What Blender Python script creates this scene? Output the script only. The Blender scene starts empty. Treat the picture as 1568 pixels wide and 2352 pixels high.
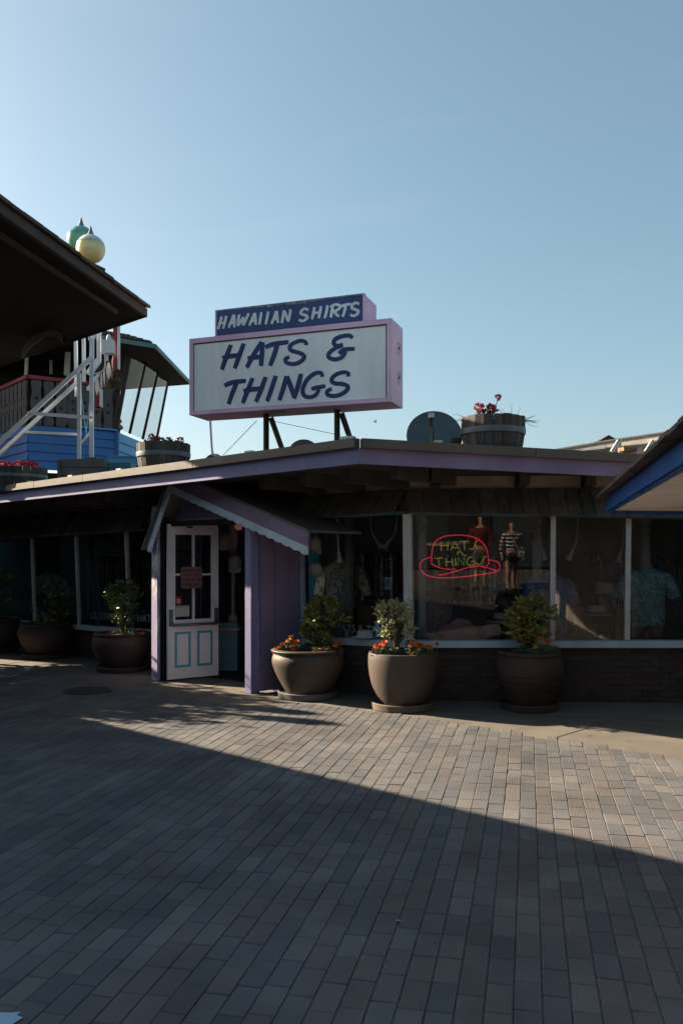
import bpy, math, random
from mathutils import Vector as V, Matrix
R = random.Random(11)
sc = bpy.context.scene
col = sc.collection
# ------------------------------------------------------------------ camera, sky, sun, exposure
F, YH, H = 1900.0, 1285.0, 1.6          # focal length and horizon row in picture units, eye height
cam = bpy.data.cameras.new('camera'); co = bpy.data.objects.new('camera', cam); col.objects.link(co)
co.location = (0, 0, H); co.rotation_euler = (math.pi/2, 0, 0)
cam.sensor_fit = 'VERTICAL'; cam.sensor_height = 36; cam.sensor_width = 24
cam.lens = F/2352*36; cam.shift_y = (YH-1176)/2352
cam.clip_start = .05; cam.clip_end = 3000
sc.camera = co
SUN_EL, SUN_PSI = math.radians(23), math.radians(25.5)
sdir = V((-math.cos(SUN_PSI)*math.cos(SUN_EL), math.sin(SUN_PSI)*math.cos(SUN_EL), math.sin(SUN_EL)))
w = bpy.data.worlds.new('World'); sc.world = w; w.use_nodes = True
nt = w.node_tree; bg = nt.nodes['Background']
sky = nt.nodes.new('ShaderNodeTexSky'); sky.sky_type = 'NISHITA'; sky.sun_disc = False
sky.sun_elevation = SUN_EL; sky.sun_rotation = -math.atan2(-sdir.x, sdir.y)
sky.altitude = 0; sky.air_density = 1.0; sky.dust_density = 1.9; sky.ozone_density = 1.5
# faint high wisps of cirrus
tc = nt.nodes.new('ShaderNodeTexCoord'); mp = nt.nodes.new('ShaderNodeMapping'); mp.inputs['Scale'].default_value = (1.6, 1.6, 7)
nz = nt.nodes.new('ShaderNodeTexNoise'); nz.inputs['Scale'].default_value = 2.2; nz.inputs['Detail'].default_value = 7; nz.inputs['Distortion'].default_value = .8
rp = nt.nodes.new('ShaderNodeValToRGB'); rp.color_ramp.elements[0].position = .56; rp.color_ramp.elements[1].position = .85
rp.color_ramp.elements[1].color = (.03, .03, .03, 1)
mxs = nt.nodes.new('ShaderNodeMix'); mxs.data_type = 'RGBA'; mxs.inputs[7].default_value = (9, 9.4, 10, 1)
hs = nt.nodes.new('ShaderNodeHueSaturation'); hs.inputs['Saturation'].default_value = 1.0; hs.inputs['Hue'].default_value = .478
nt.links.new(tc.outputs['Generated'], mp.inputs[0]); nt.links.new(mp.outputs[0], nz.inputs['Vector'])
nt.links.new(nz.outputs[0], rp.inputs[0]); nt.links.new(rp.outputs[0], mxs.inputs[0])
nt.links.new(sky.outputs[0], mxs.inputs[6]); veil = nt.nodes.new('ShaderNodeMix'); veil.data_type = 'RGBA'; veil.inputs[0].default_value = .17; veil.inputs[7].default_value = (2.15, 2.75, 3.1, 1)   # thin even high haze
nt.links.new(mxs.outputs[2], veil.inputs[6]); nt.links.new(veil.outputs[2], hs.inputs['Color']); nt.links.new(hs.outputs[0], bg.inputs[0])
bg.inputs[1].default_value = .05
sl = bpy.data.lights.new('sun', 'SUN'); sl.energy = 5.0; sl.angle = math.radians(.5); sl.color = (1, .82, .6)
so = bpy.data.objects.new('sun', sl); col.objects.link(so); so.location = (-20, 12, 14)
so.rotation_euler = sdir.to_track_quat('Z', 'Y').to_euler()
vs = sc.view_settings; vs.view_transform = 'Standard'; vs.look = 'None'; vs.exposure = 1.88; vs.gamma = 1; vs.use_curve_mapping = False

# ------------------------------------------------------------------ helpers
def P(px, py, Y): return V(((px-784)/F*Y, Y, H-(py-YH)/F*Y))
N2 = V((.643, .766, 0)); D2 = V((.766, -.643, 0))
def Wp(px, nd, z=0.0):
    r = (px-784)/F; Y = nd/(.643*r+.766); return V((r*Y, Y, z))
def zat(py, Y): return H-(py-YH)/F*Y

class MB:
    def __init__(s): s.v = []; s.f = []; s.c = []
    def add(s, vs, fs):
        b = len(s.v); s.v += [tuple(x) for x in vs]; s.f += [tuple(b+i for i in f) for f in fs]; return s
    def hexa(s, a):     # 8 points: bottom ring, top ring
        return s.add(a, [(3,2,1,0),(4,5,6,7),(0,1,5,4),(1,2,6,5),(2,3,7,6),(3,0,4,7)])
    def box(s, c, d, rz=0, rx=0, ry=0):
        m = Matrix.Rotation(rz,3,'Z') @ Matrix.Rotation(ry,3,'Y') @ Matrix.Rotation(rx,3,'X'); c = V(c); x,y,z = [k/2 for k in d]
        return s.hexa([c+m@V(p) for p in ((-x,-y,-z),(x,-y,-z),(x,y,-z),(-x,y,-z),(-x,-y,z),(x,-y,z),(x,y,z),(-x,y,z))])
    def bar(s, p, q, wd, ht, up=(0,0,1)):
        p, q = V(p), V(q); t = (q-p).normalized(); sd = t.cross(V(up))
        if sd.length < 1e-4: sd = t.cross(V((0,1,0)))
        sd.normalize(); u = sd.cross(t).normalized(); a, b = sd*wd/2, u*ht/2
        return s.hexa([p-a-b,p+a-b,p+a+b,p-a+b,q-a-b,q+a-b,q+a+b,q-a+b])
    def prism(s, poly, vec):
        n = len(poly); vec = V(vec); poly = [V(p) for p in poly]
        fs = [tuple(range(n-1,-1,-1)), tuple(range(n,2*n))]+[(i,(i+1)%n,n+(i+1)%n,n+i) for i in range(n)]
        return s.add(poly+[p+vec for p in poly], fs)
    def tube(s, path, r, n=8, cap=True):
        path = [V(p) for p in path]; m = len(path); rs = r if isinstance(r, (list,tuple)) else [r]*m
        vs = []; u = None
        for i,p in enumerate(path):
            t = (path[min(i+1,m-1)]-path[max(i-1,0)]).normalized()
            if u is None: u = t.orthogonal().normalized()
            else:
                u = u-t*u.dot(t)
                u = u.normalized() if u.length > 1e-6 else t.orthogonal().normalized()
            b = t.cross(u)
            vs += [p+(u*math.cos(2*math.pi*k/n)+b*math.sin(2*math.pi*k/n))*rs[i] for k in range(n)]
        fs = [(i*n+k,i*n+(k+1)%n,(i+1)*n+(k+1)%n,(i+1)*n+k) for i in range(m-1) for k in range(n)]
        if cap: fs += [tuple(range(n-1,-1,-1)), tuple((m-1)*n+k for k in range(n))]
        return s.add(vs, fs)
    def lathe(s, c, prof, n=24, sx=1, sy=1, rot=None):
        c = V(c); vs = []; m = len(prof)
        for r,z in prof:
            for k in range(n):
                a = 2*math.pi*k/n; q = V((r*math.cos(a)*sx, r*math.sin(a)*sy, z))
                if rot is not None: q = rot @ q
                vs.append(c+q)
        fs = [(i*n+k,i*n+(k+1)%n,(i+1)*n+(k+1)%n,(i+1)*n+k) for i in range(m-1) for k in range(n)]
        fs += [tuple(range(n-1,-1,-1)), tuple((m-1)*n+k for k in range(n))]
        return s.add(vs, fs)
    def loft(s, rings):
        n = len(rings[0]); m = len(rings); vs = [p for r in rings for p in r]
        fs = [(i*n+k,i*n+(k+1)%n,(i+1)*n+(k+1)%n,(i+1)*n+k) for i in range(m-1) for k in range(n)]
        fs += [tuple(range(n-1,-1,-1)), tuple((m-1)*n+k for k in range(n))]
        return s.add(vs, fs)
    def ball(s, c, r, nu=12, nv=8, sx=1, sy=1, sz=1):
        return s.lathe(c, [(max(r*math.sin(math.pi*i/nv), r*.02), -r*sz*math.cos(math.pi*i/nv)) for i in range(nv+1)], nu, sx, sy)
    def leaf(s, p, d, L, wd, up=None, fold=.25):
        p, d = V(p), V(d).normalized(); up = V(up) if up is not None else V((R.uniform(-1,1),R.uniform(-1,1),R.uniform(-.2,1)))
        sd = d.cross(up); sd = sd.normalized() if sd.length > 1e-4 else d.orthogonal().normalized(); nn = sd.cross(d)
        m1 = p+d*L*.45+nn*L*.04
        return s.add([p, m1+sd*wd/2+nn*wd*fold, p+d*L-nn*L*.08, m1-sd*wd/2+nn*wd*fold, m1], [(0,1,2,4),(0,4,2,3)])
    def build(s, name, m, parent=None, smooth=False, **k):
        me = bpy.data.meshes.new(name); me.from_pydata(s.v, [], s.f); me.update()
        if isinstance(m, (list,tuple)):
            for x in m: me.materials.append(x)
        else: me.materials.append(m)
        if smooth:
            me.polygons.foreach_set('use_smooth', [True]*len(me.polygons))
            try: me.set_sharp_from_angle(angle=math.radians(40))
            except Exception: pass
        o = bpy.data.objects.new(name, me); col.objects.link(o); attach(o, parent)
        for a,b in k.items(): o[a] = b
        return o
def worldinv(p): return Matrix.Translation(-V(p['_l'])) if '_l' in p else Matrix.Identity(4)
def attach(o, p):
    if p is None: return
    o.parent = p
    o.matrix_parent_inverse = Matrix.Translation(-V(p.location)) if p.type == 'EMPTY' else Matrix.Identity(4)
def tag(o, label, cat, group=None, kind=None):
    o['label'] = label; o['category'] = cat
    if group: o['group'] = group
    if kind: o['kind'] = kind
    return o
def thing(name, label, cat, loc, group=None):
    o = bpy.data.objects.new(name, None); col.objects.link(o); o.location = loc; o.empty_display_size = .1
    return tag(o, label, cat, group)
def piece(name, me, parent, M, color=None):
    o = bpy.data.objects.new(name, me); col.objects.link(o); attach(o, parent); o.matrix_basis = M
    if color: o.color = (*color, 1)
    return o
def boxmesh(name, d, m, ch=.0):
    x,y,z = [k/2 for k in d]; b = MB()
    if ch <= 0: b.box((0,0,0), d)
    else:
        b.add([(-x,-y,-z),(x,-y,-z),(x,y,-z),(-x,y,-z),(-x,-y,z-ch),(x,-y,z-ch),(x,y,z-ch),(-x,y,z-ch),
               (-x+ch,-y+ch,z),(x-ch,-y+ch,z),(x-ch,y-ch,z),(-x+ch,y-ch,z)],
              [(0,1,5,4),(1,2,6,5),(2,3,7,6),(3,0,4,7),(4,5,9,8),(5,6,10,9),(6,7,11,10),(7,4,8,11),(8,9,10,11)])
    me = bpy.data.meshes.new(name); me.from_pydata(b.v, [], b.f); me.materials.append(m); return me
def frame_m(origin, x, y):      # matrix with given x and y axes
    x, y = V(x).normalized(), V(y).normalized(); z = x.cross(y).normalized(); y = z.cross(x)
    return Matrix.Translation(V(origin)) @ Matrix((x,y,z)).transposed().to_4x4()
def crom(pts, n=6):
    pts = [V(p) for p in pts]; out = []
    for i in range(len(pts)-1):
        a,b,c,d = pts[max(i-1,0)],pts[i],pts[i+1],pts[min(i+2,len(pts)-1)]
        for k in range(n):
            t = k/n; out.append(.5*((2*b)+(c-a)*t+(2*a-5*b+4*c-d)*t*t+(3*b-a-3*c+d)*t**3))
    return out+[pts[-1]]

# ------------------------------------------------------------------ materials
def mat(name, c1, c2=None, scale=6, rough=.7, bump=.0, bscale=40, metal=0, spec=.4, stretch=(1,1,1), src=None, wear=None, wearamt=.5, wscale=9, trans=0, detail=6, vary=0, grime=.16, gscale=1.7):
    m = bpy.data.materials.new(name); m.use_nodes = True; t = m.node_tree; nd = t.nodes; L = t.links
    b = nd['Principled BSDF']; b.inputs['Roughness'].default_value = rough; b.inputs['Metallic'].default_value = metal
    b.inputs['Specular IOR Level'].default_value = spec
    if trans: b.inputs['Transmission Weight'].default_value = trans
    geo = nd.new('ShaderNodeNewGeometry'); mpn = nd.new('ShaderNodeMapping'); mpn.inputs['Scale'].default_value = stretch
    L.new(geo.outputs['Position'], mpn.inputs[0])
    def noise(sc_, det=detail, ro=.6):
        n = nd.new('ShaderNodeTexNoise'); n.inputs['Scale'].default_value = sc_; n.inputs['Detail'].default_value = det; n.inputs['Roughness'].default_value = ro
        L.new(mpn.outputs[0], n.inputs['Vector']); return n.outputs[0]
    def mix(a, bb, f, mode='MIX'):
        x = nd.new('ShaderNodeMix'); x.data_type = 'RGBA'; x.blend_type = mode
        for s_, val in ((6,a),(7,bb)):
            if isinstance(val, tuple): x.inputs[s_].default_value = (*val,1) if len(val) == 3 else val
            else: L.new(val, x.inputs[s_])
        if isinstance(f, (int,float)): x.inputs[0].default_value = f
        else: L.new(f, x.inputs[0])
        return x.outputs[2]
    def ramp(s_, a, b_):
        r = nd.new('ShaderNodeMapRange'); r.inputs[1].default_value = a; r.inputs[2].default_value = b_; L.new(s_, r.inputs[0]); return r.outputs[0]
    if src == 'object':
        oi = nd.new('ShaderNodeObjectInfo'); base = oi.outputs['Color']
    elif src == 'attr':
        at = nd.new('ShaderNodeAttribute'); at.attribute_name = 'tint'; base = at.outputs['Color']
    else: base = c1
    if c2 is not None: outc = mix(base, c2, ramp(noise(scale), .35, .68))
    else: outc = base if not isinstance(base, tuple) else mix(base, base, 0.0)
    if wear is not None: outc = mix(outc, wear, ramp(noise(wscale, 9, .7), 1-wearamt*.6-.02, 1-wearamt*.6+.03))
    if vary:
        oi2 = nd.new('ShaderNodeObjectInfo'); vr = nd.new('ShaderNodeMapRange'); vr.inputs[3].default_value = 1-vary; vr.inputs[4].default_value = 1+vary
        L.new(oi2.outputs['Random'], vr.inputs[0]); outc = mix(outc, vr.outputs[0], 1.0, 'MULTIPLY')
    if grime:
        gr = nd.new('ShaderNodeMapRange'); gr.inputs[1].default_value = .35; gr.inputs[2].default_value = .65; gr.inputs[3].default_value = 1-grime; gr.inputs[4].default_value = 1+grime*.5
        L.new(noise(gscale, 8, .65), gr.inputs[0]); outc = mix(outc, gr.outputs[0], 1.0, 'MULTIPLY')
    L.new(outc, b.inputs['Base Color'])
    if bump:
        bn = nd.new('ShaderNodeBump'); bn.inputs['Strength'].default_value = bump; bn.inputs['Distance'].default_value = .01
        L.new(noise(bscale, 5), bn.inputs['Height']); L.new(bn.outputs[0], b.inputs['Normal'])
    m['_'] = 1
    return m
def emis(name, c, s):
    m = bpy.data.materials.new(name); m.use_nodes = True; b = m.node_tree.nodes['Principled BSDF']
    b.inputs['Base Color'].default_value = (*[k*.4 for k in c],1); b.inputs['Emission Color'].default_value = (*c,1); b.inputs['Emission Strength'].default_value = s; return m
def glassmat(name, tint=(.86,.9,.9), ior=1.6, dirt=.03):
    m = bpy.data.materials.new(name); m.use_nodes = True; t = m.node_tree; nd = t.nodes; L = t.links; nd.remove(nd['Principled BSDF'])
    tr = nd.new('ShaderNodeBsdfTransparent'); tr.inputs[0].default_value = (*tint,1)
    gl = nd.new('ShaderNodeBsdfGlossy'); gl.inputs['Roughness'].default_value = .01
    df = nd.new('ShaderNodeBsdfDiffuse'); df.inputs[0].default_value = (.5,.5,.48,1)
    fr = nd.new('ShaderNodeFresnel'); fr.inputs[0].default_value = ior
    a = nd.new('ShaderNodeMixShader'); b = nd.new('ShaderNodeMixShader'); n = nd.new('ShaderNodeTexNoise'); n.inputs['Scale'].default_value = 5; n.inputs['Detail'].default_value = 8
    mr = nd.new('ShaderNodeMapRange'); mr.inputs[1].default_value = .4; mr.inputs[2].default_value = .8; mr.inputs[4].default_value = dirt
    L.new(n.outputs[0], mr.inputs[0]); L.new(fr.outputs[0], a.inputs[0]); L.new(tr.outputs[0], a.inputs[1]); L.new(gl.outputs[0], a.inputs[2])
    L.new(mr.outputs[0], b.inputs[0]); L.new(a.outputs[0], b.inputs[1]); L.new(df.outputs[0], b.inputs[2]); L.new(b.outputs[0], nd['Material Output'].inputs[0]); return m
def prints(name, cols, scale=9, rough=.85, back=None):    # printed cloth
    m = bpy.data.materials.new(name); m.use_nodes = True; t = m.node_tree; nd = t.nodes; L = t.links; b = nd['Principled BSDF']; b.inputs['Roughness'].default_value = rough
    g = nd.new('ShaderNodeNewGeometry'); n = nd.new('ShaderNodeTexNoise'); n.inputs['Scale'].default_value = scale*.6; n.inputs['Detail'].default_value = 3; n.inputs['Distortion'].default_value = 1.6
    v = nd.new('ShaderNodeTexVoronoi'); v.inputs['Scale'].default_value = scale
    L.new(g.outputs['Position'], n.inputs['Vector']); L.new(g.outputs['Position'], v.inputs['Vector'])
    ad = nd.new('ShaderNodeMath'); ad.operation = 'MULTIPLY_ADD'; ad.inputs[1].default_value = .45; L.new(v.outputs['Distance'], ad.inputs[0]); L.new(n.outputs[0], ad.inputs[2])
    r = nd.new('ShaderNodeValToRGB'); cr = r.color_ramp; cr.interpolation = 'CONSTANT'
    ps = [0,.5,.62,.7,.78,.86][:len(cols)]; cols = [tuple(min(.7,2.6*q) for q in c) for c in cols]
    for i,(p,c) in enumerate(zip(ps, cols)):
        e = cr.elements[i] if i < 2 else cr.elements.new(p); e.position = p; e.color = (*c,1)
    L.new(ad.outputs[0], r.inputs[0]); L.new(r.outputs[0], b.inputs['Base Color']); return m

M = {}
M['paver'] = mat('paver_block', (.2,.2,.2), None, src='object', rough=.85, bump=.35, bscale=120, spec=.25, wear=(.04,.04,.043), wearamt=.6, wscale=55, grime=.3, gscale=1.1)
M['pavera'] = mat('paver_far', (.2,.2,.2), None, src='attr', rough=.85, bump=.35, bscale=120, spec=.25, wear=(.04,.04,.043), wearamt=.6, wscale=55, grime=.3, gscale=1.1)
M['bed'] = mat('joint_sand', (.085,.08,.073), (.06,.056,.052), 30, .95, .3)
M['concrete'] = mat('pavement_concrete', (.165,.148,.128), (.125,.114,.1), 2.5, .85, .15, 90, wear=(.08,.07,.06), wearamt=.6, wscale=5)
M['far'] = mat('plaza_far', (.16,.15,.14), (.11,.105,.1), 3, .9)
M['purple'] = mat('purple_paint', (.18,.185,.36), (.15,.155,.31), 3, .55, .1, 30, wear=(.33,.3,.38), wearamt=.55, wscale=14)
M['lilac'] = mat('lilac_paint', (.26,.2,.325), (.215,.165,.275), 3, .6, .1, 30, wear=(.33,.3,.33), wearamt=.55, wscale=14)
M['post'] = mat('post_paint', (.26,.25,.46), (.2,.195,.36), 4, .6, .25, 35, stretch=(1,1,.2), wear=(.55,.5,.5), wearamt=.63, wscale=10)
M['sunlit_worn_post'] = mat('sunlit_worn_post_paint', (.34,.32,.5), (.27,.25,.42), 4, .6, .3, 35, stretch=(1,1,.2), wear=(.7,.66,.66), wearamt=.72, wscale=10)  # lighter than the other post: sunlight put into the worn paint colour
M['flash'] = mat('tan_flashing', (.115,.097,.077), (.085,.073,.058), 3, .5, .12, 20, wear=(.06,.05,.04), wearamt=.52, spec=.5)
M['soffit'] = mat('soffit_brown', (.085,.074,.066), (.06,.053,.048), 3, .9, spec=.2)
M['beige'] = mat('stucco_band', (.45,.36,.28), (.38,.3,.23), 5, .9, .2)
M['shake'] = mat('cedar_shake', (.14,.127,.118), (.095,.086,.08), 9, .9, .4, 30, stretch=(1,1,.25), vary=.3)
M['roofdark'] = mat('roof_felt', (.07,.068,.066), (.05,.05,.05), 5, .9)
M['trimblue'] = mat('trim_white', (.55,.66,.77), (.47,.57,.68), 5, .55, .08)
M['sill'] = mat('sill_paint', (.42,.52,.6), (.34,.44,.52), 6, .5, .1)
M['mull'] = mat('mullion_paint', (.6,.58,.58), (.52,.5,.5), 6, .5)
M['teal'] = mat('teal_paint', (.05,.24,.3), (.04,.2,.26), 4, .6)
M['door'] = mat('door_white', (.86,.84,.84), (.8,.77,.77), 3, .5, .08, wear=(.45,.4,.38), wearamt=.5)
M['aqua'] = mat('aqua_moulding', (.08,.4,.52), (.07,.34,.45), 6, .5)
M['bar'] = mat('push_bar_metal', (.12,.15,.18), None, rough=.4, metal=.6)
M['chrome'] = mat('chrome', (.6,.6,.6), None, rough=.25, metal=1)
M['brick'] = mat('brick_clay', (.12,.05,.04), None, src='object', rough=.9, bump=.5, bscale=70, wear=(.2,.18,.17), wearamt=.5, wscale=12)
M['mortar'] = mat('mortar', (.1,.09,.085), (.07,.065,.06), 20, .95, .3)
M['glass'] = glassmat('shop_glass')
M['glass2'] = glassmat('upper_glass', (.72,.78,.8), 1.8)
M['inside'] = mat('interior_wall', (.2,.2,.21), (.16,.16,.17), 2, .9)
M['insideteal'] = mat('interior_teal', (.12,.28,.33), (.1,.24,.29), 3, .8)
M['wood'] = mat('display_wood', (.16,.1,.055), (.1,.06,.035), 4, .7, .2, 30, stretch=(6,6,1))
M['oldwhite'] = mat('old_white', (.3,.3,.29), (.24,.24,.23), 5, .7)
M['white'] = mat('white_paint', (.62,.62,.6), (.54,.54,.52), 5, .6)
M['pink'] = mat('sign_pink', (.82,.56,.74), (.74,.5,.66), 4, .6, .1, 30, wear=(.34,.18,.18), wearamt=.48, wscale=12)
M['signface'] = mat('sign_face', (.93,.94,.94), (.87,.89,.9), 2, .45, stretch=(1,1,.18), wear=(.62,.62,.58), wearamt=.5, wscale=9)
M['navy'] = mat('navy_letter', (.022,.045,.16), (.018,.036,.13), 8, .5)
M['blueface'] = mat('blue_sign_face', (.035,.08,.23), (.027,.062,.19), 3, .5, wear=(.32,.22,.32), wearamt=.4, wscale=7)
M['letterw'] = mat('white_letter', (.8,.83,.84), (.72,.75,.77), 12, .5)
M['steel'] = mat('rusty_steel', (.06,.05,.045), (.1,.06,.04), 8, .7, .2, metal=.3)
M['rust'] = mat('rust_edge', (.13,.07,.04), (.07,.04,.03), 20, .8)
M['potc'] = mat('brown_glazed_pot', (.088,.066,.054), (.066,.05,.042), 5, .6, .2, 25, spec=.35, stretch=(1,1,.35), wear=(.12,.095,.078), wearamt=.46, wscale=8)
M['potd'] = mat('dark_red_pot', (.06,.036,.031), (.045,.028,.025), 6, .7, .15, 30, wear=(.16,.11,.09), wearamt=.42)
M['saucer'] = mat('grey_saucer', (.1,.1,.105), (.08,.08,.08), 6, .6)
M['saucert'] = mat('clay_saucer', (.14,.11,.085), (.1,.078,.06), 9, .8)
M['soil'] = mat('soil', (.03,.022,.016), (.05,.04,.03), 30, .95, .5)
M['leafd'] = mat('dark_leaf', (.065,.1,.035), (.11,.15,.045), 25, .5, spec=.5)
M['leafy'] = mat('yellow_edged_leaf', (.08,.11,.032), (.27,.245,.06), 30, .45, spec=.5)
M['leafv'] = mat('variegated_leaf', (.42,.42,.25), (.17,.22,.09), 45, .55)
M['leafm'] = mat('feathery_leaf', (.06,.1,.04), (.1,.15,.07), 40, .6)
M['orange'] = mat('orange_petal', (.75,.17,.015), (.55,.09,.01), 60, .7)
M['amber'] = mat('amber_petal', (.7,.3,.02), (.6,.2,.02), 60, .7)
M['red'] = mat('red_petal', (.6,.02,.035), (.45,.012,.03), 50, .6)
M['stem'] = mat('stem', (.09,.065,.04), (.06,.045,.03), 20, .8)
M['twig'] = mat('dry_twig', (.06,.05,.045), None, rough=.9)
M['barrel'] = mat('weathered_oak', (.11,.095,.09), (.055,.046,.044), 14, .85, .4, 40, stretch=(1,1,.12), vary=.3)
M['hoop'] = mat('zinc_hoop', (.16,.2,.22), (.12,.15,.17), 12, .5, metal=.4, wear=(.1,.07,.05), wearamt=.4)
M['dish'] = mat('dish_grey', (.1,.145,.165), (.08,.12,.14), 4, .55, wear=(.2,.24,.25), wearamt=.4)
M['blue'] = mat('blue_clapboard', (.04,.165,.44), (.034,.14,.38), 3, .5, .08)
M['lightblue'] = mat('light_blue_and_skylit', (.1,.36,.62), (.085,.3,.54), 3, .5, .08)  # skylight put into the side board colour; also paints other light blue parts
M['blue2'] = mat('blue_fascia', (.012,.085,.29), (.01,.07,.25), 5, .45, .15, 50)
M['cream'] = mat('cream_soffit', (.66,.59,.52), (.6,.53,.46), 3, .85, .15)
M['shingle'] = mat('brown_shingle', (.1,.072,.06), (.07,.05,.042), 12, .9, .4, 50, vary=.3)
M['darkwood'] = mat('dark_timber', (.028,.025,.024), (.02,.018,.017), 5, .9, spec=.15)
M['brownw'] = mat('brown_timber', (.075,.058,.05), (.055,.042,.038), 6, .85)
M['rail'] = mat('red_rail', (.3,.02,.035), (.22,.015,.03), 5, .5)
M['greyboard'] = mat('grey_board', (.105,.092,.09), (.08,.07,.07), 5, .7)
M['stone'] = mat('rubble_stone', (.2,.15,.08), None, rough=.9, vary=.5, bump=.4)
M['greenedge'] = mat('copper_gutter', (.1,.2,.18), (.07,.14,.13), 8, .5)
M['framew'] = mat('white_steel_frame', (.68,.73,.78), (.6,.65,.7), 5, .5, wear=(.2,.1,.06), wearamt=.42, wscale=9)
M['redpaint'] = mat('red_sign_paint', (.2,.015,.025), (.16,.012,.02), 5, .5)
M['greywood'] = mat('silvered_wood', (.45,.42,.37), (.33,.3,.27), 6, .8, .3, 30, stretch=(.2,1,1))
M['crate'] = mat('weathered_crate', (.14,.15,.15), (.1,.115,.12), 8, .8)
M['slate'] = mat('slate_boarding', (.04,.055,.072), (.03,.042,.056), 4, .85)  # cool blue-grey for the added unseen buildings
M['globeg'] = mat('green_globe', (.12,.33,.3), None, rough=.25, spec=.6)
M['globey'] = mat('yellow_globe', (.86,.79,.4), (.8,.73,.36), 4, .3, spec=.6)
M['globew'] = mat('pale_globe_top', (.66,.66,.58), None, rough=.3, spec=.6)
for k_ in ('globey','globew','globeg'):
    b_ = M[k_].node_tree.nodes['Principled BSDF']; b_.inputs['Subsurface Weight'].default_value = .7; b_.inputs['Subsurface Radius'].default_value = (1,1,.8); b_.inputs['Subsurface Scale'].default_value = .15
M['cone'] = mat('lead_cone', (.16,.16,.17), None, rough=.6)
M['iron'] = mat('cast_iron', (.06,.056,.052), (.085,.078,.07), 20, .7, .3)
M['neonr'] = emis('red_neon', (.8,.02,.055), .17)
M['neony'] = emis('yellow_neon', (.36,.34,.03), .1)
M['bulb'] = emis('warm_bulb', (1,.75,.35), .6)
M['bulbo'] = emis('orange_lamp', (.6,.24,.14), .04)
M['camo'] = prints('mottled_shirt', [(.1,.1,.06),(.17,.16,.11),(.05,.05,.035),(.22,.2,.15)], 16)
M['aquashirt'] = prints('aqua_print', [(.03,.15,.22),(.045,.2,.27),(.025,.1,.16),(.12,.07,.045),(.075,.21,.27)], 17)
M['blueshirt'] = prints('blue_print', [(.015,.07,.22),(.025,.1,.27),(.01,.04,.12),(.06,.1,.16),(.05,.05,.06)], 16)
M['greyshirt'] = prints('grey_print', [(.1,.13,.14),(.18,.22,.23),(.06,.07,.08),(.28,.3,.3)], 11)
M['darkprint'] = prints('dark_floral', [(.012,.016,.028),(.02,.03,.06),(.012,.012,.02),(.08,.08,.055),(.05,.025,.025)], 26)
M['redcloth'] = mat('red_cloth', (.13,.014,.02), (.1,.011,.016), 8, .9)
M['darkcloth'] = mat('dark_cloth', (.03,.03,.036), (.02,.02,.024), 6, .9)
M['pinkcloth'] = mat('pink_cloth', (.42,.22,.27), (.34,.17,.22), 10, .9, .3)
M['capw'] = mat('cap_cloth', (.35,.32,.3), (.28,.26,.24), 15, .9)
M['capp'] = mat('purple_cap_cloth', (.22,.14,.28), (.17,.11,.22), 15, .9)
M['straw'] = mat('straw', (.33,.28,.2), (.26,.22,.15), 60, .9, .4, 90)
M['hatw'] = mat('white_hat', (.45,.46,.48), (.38,.39,.42), 20, .9)
M['hatd'] = mat('dark_hat', (.09,.095,.11), (.07,.075,.085), 20, .9)
M['skin'] = mat('skin', (.5,.28,.19), (.44,.24,.16), 9, .55)
M['mskin'] = mat('mannequin_skin', (.3,.19,.13), None, rough=.6)
M['hair'] = mat('dark_hair', (.02,.014,.01), None, rough=.6)
M['stripe'] = None
M['denim'] = mat('dark_denim', (.03,.045,.06), (.025,.035,.05), 30, .9)
M['noticew'] = mat('notice_board', (.29,.15,.145), (.24,.12,.12), 6, .8)
M['noticel'] = mat('notice_lettering', (.07,.02,.022), None, rough=.8)
M['paper'] = mat('paper', (.55,.53,.5), None, rough=.8)
M['ink'] = mat('ink', (.02,.02,.025), None, rough=.8)
M['stickr'] = mat('red_sticker', (.4,.03,.04), None, rough=.5)
M['winletter'] = mat('window_lettering', (.22,.3,.34), None, rough=.5)
M['leaftree'] = mat('tree_leaf', (.045,.075,.025), (.07,.1,.03), 8, .6)
M['bark'] = mat('bark', (.08,.06,.045), (.05,.04,.03), 14, .9, .4)
# --- text helper
def text(s, size, origin, xd, yd, m, parent, name='lettering', ext=.002, align='LEFT', shear=0, **k):
    cu = bpy.data.curves.new('t', 'FONT'); cu.body = s; cu.size = size; cu.extrude = ext; cu.align_x = align; cu.shear = shear; cu.resolution_u = 3
    to = bpy.data.objects.new('t', cu); col.objects.link(to); bpy.context.view_layer.update()
    me = bpy.data.meshes.new_from_object(to.evaluated_get(bpy.context.evaluated_depsgraph_get()))
    bpy.data.objects.remove(to); me.name = name; me.transform(frame_m(origin, xd, yd)); me.materials.clear(); me.materials.append(m)
    o = bpy.data.objects.new(name, me); col.objects.link(o); attach(o, parent)
    for a,b in k.items(): o[a] = b
    return o
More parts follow.
